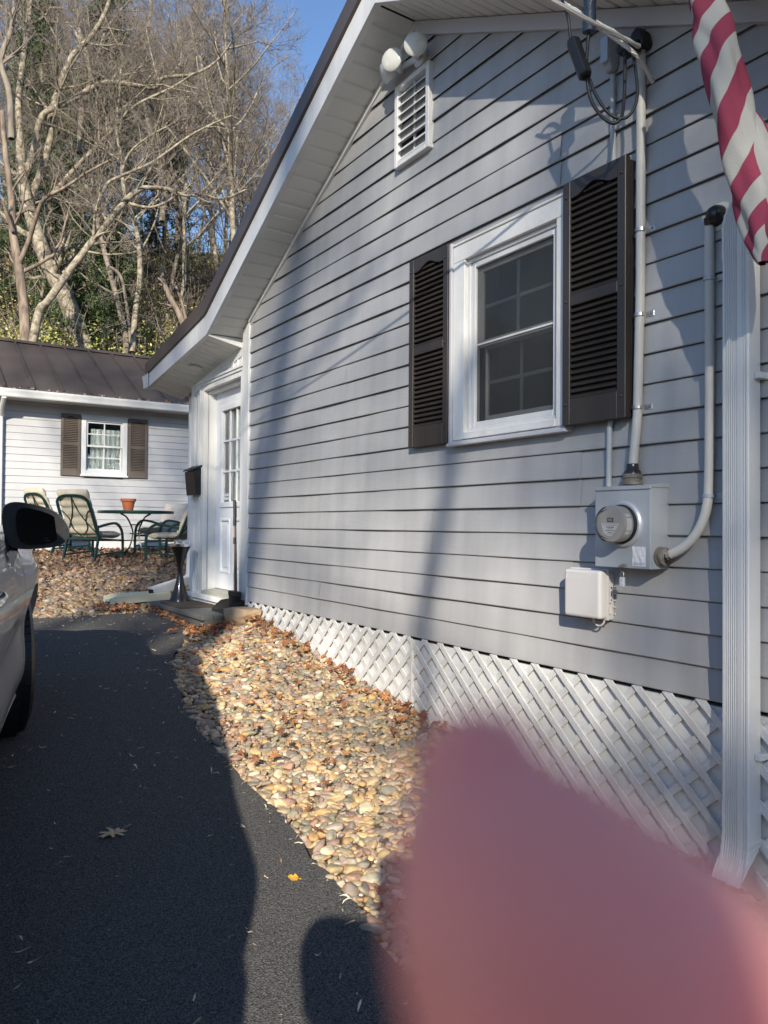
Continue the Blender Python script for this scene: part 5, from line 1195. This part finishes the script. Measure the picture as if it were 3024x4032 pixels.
def wander(rs, p, d, L_, k, wob, up=0.0):
    P_ = [np.array(p, float)]; d = np.array(d, float); d /= np.linalg.norm(d)
    for i in range(k):
        d = d + rs.normal(0, wob, 3) + np.array([0, 0, up]); d /= np.linalg.norm(d); P_.append(P_[-1] + d * L_ / k)
    return np.array(P_)
def branch_out(rs, base, rb, level, big, fine, cfg):
    """children along a limb"""
    n, lf, spread = cfg[level]; k = len(base); Lb = np.linalg.norm(base[-1] - base[0])
    n = max(1, int(n * rs.uniform(.7, 1.3)))
    for _ in range(n):
        f = rs.uniform(.18 if level else .25, 1.0) ** .8; i = min(int(f * (k - 1)), k - 2); p = base[i] + (base[i + 1] - base[i]) * (f * (k - 1) - i)
        t = base[i + 1] - base[i]; t /= np.linalg.norm(t); s = rs.normal(0, 1, 3); s -= t * (s @ t); s /= np.linalg.norm(s) + 1e-9
        d = t * (1 - spread) + s * spread + np.array([0, 0, .16]); L_ = Lb * lf * rs.uniform(.6, 1.25) * (1.12 - .55 * f); r_ = rb[i] * rs.uniform(.32, .55)
        r_ = max(r_, .0065); kk = 5 if level < 2 else 4; P_ = wander(rs, p, d, L_, kk, .16, .04); rr = np.linspace(r_, max(r_ * .3, .0042), kk + 1)
        (big if level < 1 else fine).append((P_, rr))
        if level + 1 < len(cfg): branch_out(rs, P_, rr, level + 1, big, fine, cfg)
def tree_from(limbs, seed, cfg, bark, label, group=None, twig=None, loc=(0, 0, 0), name='bare_tree', n_main=10, crown0=0):
    """limbs: (points, radii) of trunk and main limbs"""
    rs = np.random.RandomState(seed); big = list(limbs); fine = []
    for q_, (P_, r_) in enumerate(limbs): k_ = crown0 if q_ == 0 else 0; branch_out(rs, np.asarray(P_)[k_:], np.asarray(r_)[k_:], 0, big, fine, cfg)
    o = empty(name, loc, label=label, cat='tree', group=group)
    V, F = tubes_np(big, n_main); t = npmesh('trunk', V, F, bark); t.parent = o
    V, F = tubes_np(fine, 3); c = npmesh('crown', V, F, twig or MT['twig']); c.parent = o
    return o
def resample(P_, k):
    return np.array([list(p) for p in spline([Vector(p) for p in P_], k)])
def wild(seed, H, r0, cfg, bark, label, lean=(0, 0), split=True, group=None, twig=None, lo=4):
    rs = np.random.RandomState(seed); tr = wander(rs, (0, 0, -.5), (lean[0], lean[1], 1), H, 12, .05, .03); rr = np.linspace(r0, r0 * .14, 13) ; rr[0] *= 1.25
    limbs = [(tr, rr)]
    for _ in range(5 if split else 2):
        i = rs.randint(lo, 11); a = rs.uniform(0, 6.28); d = np.array([math.cos(a) * .8, math.sin(a) * .8, .75]); L_ = H * rs.uniform(.28, .5); P_ = wander(rs, tr[i], d, L_, 9, .10, .05); limbs.append((P_, np.linspace(rr[i] * .6, rr[i] * .1, 10)))
    return tree_from(limbs, seed + 100, cfg, bark, label, group, twig, crown0=lo - 1 if lo > 4 else 0)
CF = [(15, .36, .62), (8, .5, .6), (6, .55, .6)]
protos = [wild(300 + i, [15, 17, 13, 16, 14][i], [.13, .15, .11, .14, .10][i], CF, [MT['bark'], MT['palebark'], MT['bark'], MT['redbark'], MT['bark']][i], 'bare grey brown tree crowded among others on the wooded hillside', group='bare trees on the hillside') for i in range(5)]
rs = np.random.RandomState(77); spots = []
def hz(x, y): return float(g0(y)) + (math.sin(x * .35 + y * .2) * .5 + math.sin(x * .11 - 1) * .9) * min(1, max(0, (y - 20) / 15))
tries = 0
while len(spots) < 80 and tries < 4000:
    tries += 1; y = rs.uniform(27, 66); h = math.tan(math.radians(rs.uniform(3, 37))); x = -2.7 + y * h
    if all((x - a) ** 2 + (y - b) ** 2 > 2.6 for a, b in spots): spots.append((x, y))
spots.sort(key=lambda s: s[1])
for i, (x, y) in enumerate(spots):
    o = protos[i] if i < 5 else copy_tree(protos[i % 5])
    # the skyline drops to the right: trees there are shorter
    s = rs.uniform(.75, 1.1) * (1.0 if (x + 2.7) / y < .50 else .62); o.location = (x, y, hz(x, y) - .2); o.rotation_euler = (rs.normal(0, .04), rs.normal(0, .06), rs.uniform(0, 6.28)); o.scale = (s, s, s * rs.uniform(.9, 1.1))

def px_limb(pts, y0, y1, w0, w1, k=5, wob=0):
    """limb drawn through picture points, running from depth y0 to y1; widths in picture pixels at both ends"""
    n = len(pts); Ps = [at(px, py, 1, y0 + (y1 - y0) * i / (n - 1)) for i, (px, py) in enumerate(pts)]; P_ = resample(Ps, k)
    dist = np.linalg.norm(P_ - CAM, axis=1); wd = np.linspace(w0, w1, len(P_)) * .76; P_ = P_ + np.random.RandomState(int(pts[0][0])).normal(0, .03, P_.shape) * wob
    return P_, wd / 2 / 1661 * dist
CN = [(14, .42, .62), (8, .48, .6), (6, .5, .6)]
CT = [(12, .34, .62), (8, .5, .6), (6, .5, .6)]
tree_from([px_limb([(54, 790), (55, 735), (50, 650), (38, 560), (28, 500), (25, 430), (12, 330), (5, 240)], 23, 24, 30, 10), px_limb([(40, 575), (62, 520), (78, 470), (96, 430), (140, 405), (190, 372), (240, 345)], 23.4, 21, 13, 5), px_limb([(28, 500), (5, 440), (-25, 400)], 23.4, 23, 11, 5)],
          501, CT, MT['redbark'], 'upright reddish brown trunk just behind the far house roof')
tree_from([px_limb([(190, 790), (172, 720), (140, 640), (104, 570), (82, 510), (60, 440), (48, 380), (44, 300)], 27, 28, 52, 20), px_limb([(60, 440), (90, 370), (108, 300), (112, 240), (150, 130), (195, 80), (230, 20), (250, -60)], 28, 27, 20, 7), px_limb([(50, 390), (72, 330), (92, 250), (150, 220), (230, 178), (330, 190), (352, 168), (420, 160), (470, 130), (500, 90)], 28, 25, 18, 4), px_limb([(44, 300), (40, 220), (50, 130), (62, 40), (70, -60)], 28, 29, 16, 9), px_limb([(104, 430), (170, 355), (235, 290), (290, 230), (370, 190), (420, 158)], 27.5, 25, 12, 4)],
          502, CT, MT['palebark'], 'thick lichen pale leaning tree with long arching limbs over the far roof')
tree_from([px_limb([(66, 790), (72, 735), (86, 670), (104, 650), (150, 585), (200, 520), (245, 465), (280, 425), (312, 405)], 22.5, 22, 24, 13), px_limb([(312, 405), (360, 408), (400, 422), (440, 420), (480, 430), (530, 410)], 22, 21.5, 11, 5), px_limb([(281, 440), (320, 448), (352, 440), (385, 420)], 22, 21, 8, 5), px_limb([(196, 525), (218, 505), (258, 503), (300, 540)], 22.2, 21.5, 6, 3)],
          503, CT, MT['palebark'], 'smooth pale trunk leaning far to the right behind the roof ridge')
tree_from([px_limb([(268, 790), (272, 730), (255, 655), (234, 575), (216, 505), (205, 450), (185, 400)], 26, 27, 17, 9), px_limb([(234, 575), (262, 600), (276, 680), (282, 740)], 26, 26, 8, 8)], 504, CN, MT['bark'], 'slender grey tree with a second stem behind the middle of the roof')
tree_from([px_limb([(286, 760), (292, 680), (302, 600), (300, 530), (290, 480), (268, 410), (262, 340), (252, 270), (262, 150)], 25, 26, 16, 6)], 505, CN, MT['palebark'], 'pale upright tree with a broken top above the roof ridge')
tree_from([px_limb([(402, 720), (388, 680), (366, 640), (352, 605), (348, 580)], 24, 24.2, 17, 11), px_limb([(404, 700), (392, 650), (380, 618)], 24.2, 24.3, 8, 6)], 506, [(3, .3, .6), (3, .4, .6)], MT['redbark'], 'short sunlit forked stump leaning beside the brown eave')
tree_from([px_limb([(205, 460), (230, 400), (262, 380), (330, 350), (400, 300), (450, 272), (500, 250)], 24, 22, 9, 4), px_limb([(262, 380), (280, 330), (330, 290), (390, 260)], 24, 23, 6, 3)], 507, CN, MT['palebark'], 'pale spreading limb crossing the middle of the woods')
tree_from([px_limb([(350, 480), (352, 430), (346, 380), (330, 300), (310, 210), (318, 100), (330, -40)], 30, 32, 16, 8), px_limb([(346, 380), (380, 330), (440, 300), (470, 240)], 30, 29, 9, 4)], 508, CN, MT['bark'], 'dark grey tree standing at the gap of blue sky')
tree_from([px_limb([(25, 300), (20, 200), (2, 130), (25, 60), (38, -40)], 26, 27, 15, 9)], 509, CN, MT['bark'], 'dark leaning tree at the upper edge of the woods')
tree_from([px_limb([(172, 330), (178, 230), (196, 160), (170, 60), (160, -60)], 29, 31, 15, 9), px_limb([(178, 230), (210, 130), (232, 60), (280, 0)], 29, 29, 10, 4)], 510, CN, MT['bark'], 'grey tree forking high above the arching pale limbs')

# evergreens
def evergreen(x, y, H, rad, seed, label, z0=.25, cols=((.055, .085, .032), (.08, .115, .04), (.04, .065, .026))):
    rs = np.random.RandomState(seed); o = empty('evergreen_tree', (x, y, hz(x, y)), label=label, cat='tree')
    tr = wander(rs, (0, 0, -.5), (0, 0, 1), H, 10, .02, .05); limbs = [(tr, np.linspace(H * .013, .02, 11))]; tufts = []
    for _ in range(int(H * 9)):
        f = rs.uniform(z0, 1); a = rs.uniform(0, 6.28); L_ = rad * (1.08 - f) * rs.uniform(.6, 1.25) + .2; i = min(int(f * 10), 9); p = tr[i] + (tr[i + 1] - tr[i]) * (f * 10 - i)
        P_ = wander(rs, p, (math.cos(a), math.sin(a), .15), L_, 5, .12, -.02); limbs.append((P_, np.linspace(.03, .006, 6)))
        for q in np.linspace(.3, 1, 7):
            j = min(int(q * 5), 4); c = P_[j] + (P_[j + 1] - P_[j]) * (q * 5 - j)
            for _k in range(5): tufts.append(c + rs.normal(0, .16, 3))
    V, F = tubes_np(limbs, 5); t = npmesh('trunk', V, F, MT['bark']); t.parent = o
    tufts = np.array(tufts); n = len(tufts); k = 7; C0 = np.repeat(tufts, k, 0); N_ = len(C0); d = rs.normal(0, 1, (N_, 3)); d[:, 2] += .15; d /= np.linalg.norm(d, axis=1)[:, None]
    s = np.cross(d, rs.normal(0, 1, (N_, 3))); s /= np.linalg.norm(s, axis=1)[:, None] + 1e-9; L_ = rs.uniform(.10, .24, (N_, 1)); w_ = .018
    V = np.stack([C0 - s * w_, C0 + s * w_, C0 + d * L_], 1).reshape(-1, 3); F = np.arange(N_ * 3).reshape(-1, 3)
    cl = np.array(cols)[rs.randint(0, len(cols), N_)]; c = npmesh('crown', V, F, MT['needle'], np.repeat(cl, 3, 0), smooth=False); c.parent = o
for (px_, y, H, rad, sd, lab) in ((190, 33, 17, 2.6, 1, 'tall dark pine between the arching pale limbs'), (120, 35, 18, 2.4, 2, 'tall green pine towards the upper edge of the picture'), (350, 38, 12, 2.2, 3, 'dark bluish pine beside the gap of sky'), (225, 27.5, 7.5, 2.0, 4, 'low cedar with drooping sprays behind the roof ridge'), (150, 29, 8, 1.9, 5, 'shaggy cedar behind the leaning lichen pale trunk'), (20, 31, 9, 2.0, 6, 'dark cedar at the edge of the woods')):
    p = at(px_, 700, 1, y); evergreen(p.x, y, H, rad, 600 + sd, lab)

# undergrowth on the slope
def leafcloud(name, C0, size, seed, cols):
    rs = np.random.RandomState(seed); N_ = len(C0); d = rs.normal(0, 1, (N_, 3)); d /= np.linalg.norm(d, axis=1)[:, None]; s = np.cross(d, rs.normal(0, 1, (N_, 3))); s /= np.linalg.norm(s, axis=1)[:, None] + 1e-9
    L_ = rs.uniform(.5, 1.2, (N_, 1)) * size; V = np.stack([C0 - d * L_, C0 + s * L_ * .55, C0 + d * L_, C0 - s * L_ * .55], 1).reshape(-1, 3); F = np.arange(N_ * 4).reshape(-1, 4)
    return npmesh(name, V, F, MT['needle'], np.repeat(np.array(cols)[rs.randint(0, len(cols), N_)], 4, 0), smooth=False)
rs = np.random.RandomState(91); C0 = []; C1 = []
for _ in range(620):
    y = rs.uniform(23.5, 50); x = -2.7 + y * math.tan(math.radians(rs.uniform(3, 30))); r_ = rs.uniform(.5, 1.5); H = rs.uniform(.9, 3.2) * (1.35 if y < 31 else 1)
    n = int(190 * r_); P_ = rs.normal(0, 1, (n, 3)); P_ /= np.linalg.norm(P_, axis=1)[:, None]; P_ *= rs.uniform(.5, 1, (n, 1)) ** .4; P_ = P_ * np.array([r_, r_, H / 2]) + np.array([x, y, hz(x, y) + H * .45])
    (C0 if rs.uniform() < .55 else C1).append(P_)
for _ in range(260):
    y = rs.uniform(22.6, 28); x = -2.7 + y * math.tan(math.radians(rs.uniform(3, 28))); r_ = rs.uniform(.5, 1.2); H = rs.uniform(1.6, 4.2)
    n = int(230 * r_); P_ = rs.normal(0, 1, (n, 3)); P_ /= np.linalg.norm(P_, axis=1)[:, None]; P_ *= rs.uniform(.4, 1, (n, 1)) ** .4; C0.append(P_ * np.array([r_, r_, H / 2]) + np.array([x, y, hz(x, y) + H * .45]))
u = leafcloud('undergrowth', np.concatenate(C0), .062, 92, [(.33, .34, .07), (.26, .30, .065), (.40, .37, .09), (.20, .24, .055), (.45, .38, .12)]); tag(u, kind='stuff', label='yellow green ivy and shrubs over the slope below the trees', cat='undergrowth')
u = leafcloud('undergrowth', np.concatenate(C1), .075, 93, [(.24, .165, .085), (.18, .125, .07), (.30, .215, .115), (.17, .16, .06)]); tag(u, kind='stuff', label='brown dry brush over the slope below the trees', cat='undergrowth')
# thin brush stems and saplings rising through it
rs = np.random.RandomState(95); segs = []
for _ in range(1500):
    y = rs.uniform(23.5, 46); x = -2.7 + y * math.tan(math.radians(rs.uniform(3, 33))); H = rs.uniform(1.2, 5.5); P_ = wander(rs, (x, y, hz(x, y)), (rs.normal(0, .3), rs.normal(0, .3), 1), H, 6, .14, .02); segs.append((P_, np.linspace(.022, .005, 7)))
    for _k in range(5): i = rs.randint(1, 6); segs.append((wander(rs, P_[i], (rs.normal(0, 1), rs.normal(0, 1), .5), H * .35, 4, .2), np.linspace(.010, .004, 5)))
V, F = tubes_np(segs, 3); tag(npmesh('brush', V, F, MT['twig']), kind='stuff', label='tangled bare brush stems on the slope below the trees', cat='undergrowth')

# the bare trees on the other side of the driveway, whose branches throw the soft shade over the walls
shade = [wild(400 + i, 20, .2, [(12, .36, .62), (7, .5, .6), (5, .55, .6)], MT['bark'], 'tall bare tree across the driveway behind the photographer', group='bare trees across the driveway', lo=9) for i in range(2)]
for i, (yw, t, s, rz) in enumerate([(5.0, 17, 1.05, .3), (7.4, 18, 1.1, 2.0), (4.0, 26, 1.5, 1.1), (3.0, 19, 1.15, 5.1), (1.6, 22, 1.28, 2.4)]):
    x, y = -t, yw - SA * t; o = shade[i] if i < 2 else copy_tree(shade[i % 2]); o.location = (x, y, float(g0(y)) - .2); o.rotation_euler = (0, 0, rz); o.scale = (s, s, s)
for (yw, t, s, rz) in ((.4, 13, .78, 1.3),):
    x, y = -t, yw - SA * t; o = copy_tree(protos[2]); o.location = (x, y, float(g0(y)) - .2); o.rotation_euler = (0, 0, rz); o.scale = (s, s, s); o['label'] = 'lower bare tree across the driveway behind the photographer'; o['group'] = 'low bare trees across the driveway'
def leaning(t, y0_, z0_, k, zb_, zt_, r0, r1, seed, cfg, label, bend=0):
    """tree whose trunk throws the slanting soft band seen on the wall"""
    zs_ = np.linspace(zb_, zt_, 14); yy_ = y0_ + k * (z0_ - zs_); yy_ = np.where(zs_ < -.5, yy_ - bend * (-.5 - zs_), yy_); P_ = np.stack([-t + 0 * zs_, yy_ - SA * t, zs_ + SB * t], -1); P_ += np.random.RandomState(seed).normal(0, .05, P_.shape)
    return tree_from([(P_, np.linspace(r0, r1, 14))], seed, cfg, MT['bark'], label)
leaning(13, 5.45, 2.5, .36, -11.4, 5.2, .24, .10, 701, [(9, .16, .55), (6, .5, .6), (5, .55, .6)], 'leaning bare tree across the driveway behind the photographer')
leaning(9, 3.45, .95, .29, -8.2, 1.6, .09, .045, 702, [(5, .14, .5), (4, .5, .6)], 'thin leaning bare sapling across the driveway behind the photographer', .62)
# ---------------------------------------------------------------- the photographer, one finger over the lens
C3 = Vector(CAM); fw, rt, upv = Vector(FWD), Vector(RGT), Vector(UPV)
def cs_(r_, u_, f_): return C3 + rt * r_ + upv * u_ + fw * f_
fh = Vector((math.sin(yaw), math.cos(yaw), 0)); rh = Vector((math.cos(yaw), -math.sin(yaw), 0))
PG = Vector((CAM[0], CAM[1], 0)) - fh * .38 - rh * .13; PG.z = gz(PG.x, PG.y) + .02
def bp3(r_, z, f_): return PG + rh * r_ + fh * f_ + Vector((0, 0, z))
def skin(name, verts, edges, root, m, parent=None, sub=2):
    me = bpy.data.meshes.new(name); me.from_pydata([v[0] for v in verts], edges, []); o = bpy.data.objects.new(name, me); col.objects.link(o)
    o.modifiers.new('skin', 'SKIN'); sm = o.modifiers.new('sub', 'SUBSURF'); sm.levels = sm.render_levels = sub
    for i, v in enumerate(verts):
        d = me.skin_vertices[0].data[i]; d.radius = (v[1], v[2] if len(v) > 2 else v[1]); d.use_root = i == root
    bpy.context.view_layer.update(); e = bpy.data.meshes.new_from_object(o.evaluated_get(bpy.context.evaluated_depsgraph_get())); bpy.data.objects.remove(o); bpy.data.meshes.remove(me)
    e.polygons.foreach_set('use_smooth', [True] * len(e.polygons)); e.materials.clear(); e.materials.append(m)
    o = bpy.data.objects.new(name, e); col.objects.link(o)
    if parent: o.parent = parent
    return o
RW = cs_(.050, -.165, -.045); LW = cs_(-.115, -.150, -.06)          # wrists
RE = bp3(.38, 1.22, .12); LE = bp3(-.24, 1.42, .20); RS = bp3(.20, 1.38, 0); LS = bp3(-.20, 1.38, 0)
V_ = [(bp3(0, .94, 0), .14, .11), (bp3(0, 1.10, .01), .13, .10), (bp3(0, 1.28, .0), .155, .11), (bp3(0, 1.40, -.01), .12, .085), (bp3(0, 1.47, .0), .055), (bp3(0, 1.54, .015), .06, .065), (bp3(0, 1.60, .025), .078, .09), (bp3(0, 1.68, .02), .07, .082),
      (RS, .058), (RE, .042), (RW, .028), (LS, .058), (LE, .042), (LW, .028),
      (bp3(.10, .88, 0), .10), (bp3(.115, .48, .03), .062), (bp3(.12, .08, -.02), .042), (bp3(.13, .03, .14), .035), (bp3(-.10, .88, 0), .10), (bp3(-.115, .48, .03), .062), (bp3(-.12, .08, -.02), .042), (bp3(-.13, .03, .14), .035),
      (bp3(0, 1.585, .118), .012), (cs_(.060, -.105, -.030), .026, .018), (cs_(-.105, -.10, -.035), .026, .018)]
E_ = [(0, 1), (1, 2), (2, 3), (3, 4), (4, 5), (5, 6), (6, 7), (3, 8), (8, 9), (9, 10), (3, 11), (11, 12), (12, 13), (0, 14), (14, 15), (15, 16), (16, 17), (0, 18), (18, 19), (19, 20), (20, 21), (6, 22), (10, 23), (13, 24)]
person = skin('person', V_, E_, 0, MT['skin'])
tag(person, 'pink fingertip of the photographer reaching in over the stones, blurred by closeness', 'person')
# fingers, joined to the same body mesh
def finger(P_, r_, mb, n=22):
    S_ = spline(P_, 8); k = len(S_) - 1; q = np.interp(np.linspace(0, 1, k + 1), np.linspace(0, 1, len(r_)), r_)
    # rounded tip
    d = (S_[-1] - S_[-2]).normalized(); S_ = S_ + [S_[-1] + d * q[-1] * s for s in (.45, .75, .95, 1.02)]; q = list(q) + [q[-1] * s for s in (.9, .68, .34, .05)]
    mb.tube(S_, [float(v) for v in q], n)
mb = MB()
def cpx(px, py, dep): return C3 + Vector(ray(px, py)) * dep
idx = [cs_(.064, -.088, -.016), cs_(.052, -.070, .016), cs_(.036, -.056, .034), cpx(1870, 2950, .0400), cpx(1550, 2530, .0395), cpx(1325, 2215, .0390), cpx(1172, 1985, .0405), cpx(1078, 1795, .0430), cpx(1040, 1680, .0445)]
finger(idx, [.012, .0115, .0112, .0110, .0106, .0102, .0085, .0064, .0040], mb, 28)
for k, (dz, fx) in enumerate(((-.098, .0), (-.116, -.002), (-.132, -.006))):      # the other fingers hold the phone's far edge and back
    finger([cs_(.070, dz, -.024), cs_(.056, dz + .006, .004), cs_(.030, dz + .008, .012), cs_(.002 + .004 * k, dz + .008, .008)], [.0105, .0095, .0088, .0075], mb)
finger([cs_(.060, -.118, -.040), cs_(.040, -.098, -.040), cs_(.018, -.075, -.028), cs_(.006, -.060, -.022)], [.013, .0115, .0105, .009], mb)
for k, dz in enumerate((-.060, -.078, -.096, -.112)): finger([cs_(-.108, dz - .01, -.035), cs_(-.088, dz, -.012), cs_(-.074, dz + .002, .008), cs_(-.050, dz + .003, .010)], [.0105, .0095, .0088, .0075], mb)
finger([cs_(-.105, -.118, -.045), cs_(-.080, -.105, -.036), cs_(-.055, -.09, -.024)], [.013, .0115, .0095], mb)
fo_ = mb.build('fingers', MT['skin'], smooth=180)
bm = bmesh.new(); bm.from_mesh(person.data); bm.from_mesh(fo_.data); bm.to_mesh(person.data); bm.free(); bpy.data.objects.remove(fo_); person.data.polygons.foreach_set('use_smooth', [True] * len(person.data.polygons))
MT['jacket'] = mat('rust_jacket', (.30, .09, .06), .85, bump=.2, bscale=90); MT['jeans'] = mat('blue_jeans', (.05, .07, .11), .85, bump=.2, bscale=120); MT['hair'] = mat('brown_hair', (.06, .04, .025), .6, bump=.6, bscale=80, stretch=(1, 1, .1))
j = lambda i, a=.014: (V_[i][0], V_[i][1] + a, (V_[i][2] if len(V_[i]) > 2 else V_[i][1]) + a)
skin('jacket', [j(0, .02), j(1, .03), j(2, .028), j(3, .022), j(8, .02), j(9, .018), (V_[9][0].lerp(V_[10][0], .88), .043), j(11, .02), j(12, .018), (V_[12][0].lerp(V_[13][0], .88), .043), (V_[3][0].lerp(V_[4][0], .55), .075)], [(0, 1), (1, 2), (2, 3), (3, 4), (4, 5), (5, 6), (3, 7), (7, 8), (8, 9), (3, 10)], 0, MT['jacket'], person)
skin('trousers', [j(0, .012), j(14, .018), j(15, .022), (bp3(.12, .10, -.01), .068), j(18, .018), j(19, .022), (bp3(-.12, .10, -.01), .068)], [(0, 1), (1, 2), (2, 3), (0, 4), (4, 5), (5, 6)], 0, MT['jeans'], person)
for s in (1, -1): skin('shoe', [(bp3(s * .12, .045, -.05), .047), (bp3(s * .125, .045, .06), .047), (bp3(s * .135, .035, .17), .038)], [(0, 1), (1, 2)], 0, MT['black'], person)
skin('hair', [(bp3(0, 1.66, -.015), .088, .09), (bp3(0, 1.715, .02), .08, .085), (bp3(0, 1.56, -.045), .07, .06)], [(0, 1), (0, 2)], 0, MT['hair'], person)
for s in (1, -1): skin('eye', [(bp3(s * .032, 1.625, .105), .010), (bp3(s * .032, 1.625, .108), .010)], [(0, 1)], 0, MT['white'], person, 1)
skin('mouth', [(bp3(-.022, 1.545, .092), .006), (bp3(.022, 1.545, .092), .006)], [(0, 1)], 0, mat('lips', (.35, .14, .12), .5), person, 1)
ph = empty('phone', cs_(-.02, -.06, -.008), label='white phone held up by the photographer', cat='phone')
mb = MB(); mb.obox(cs_(-.022, -.058, -.0075), rt * .036, upv * .073, fw * .0039); mb.build('phone_body', MT['white'], ph, bev=.003)  # unseen phone, made white to bounce light onto the finger
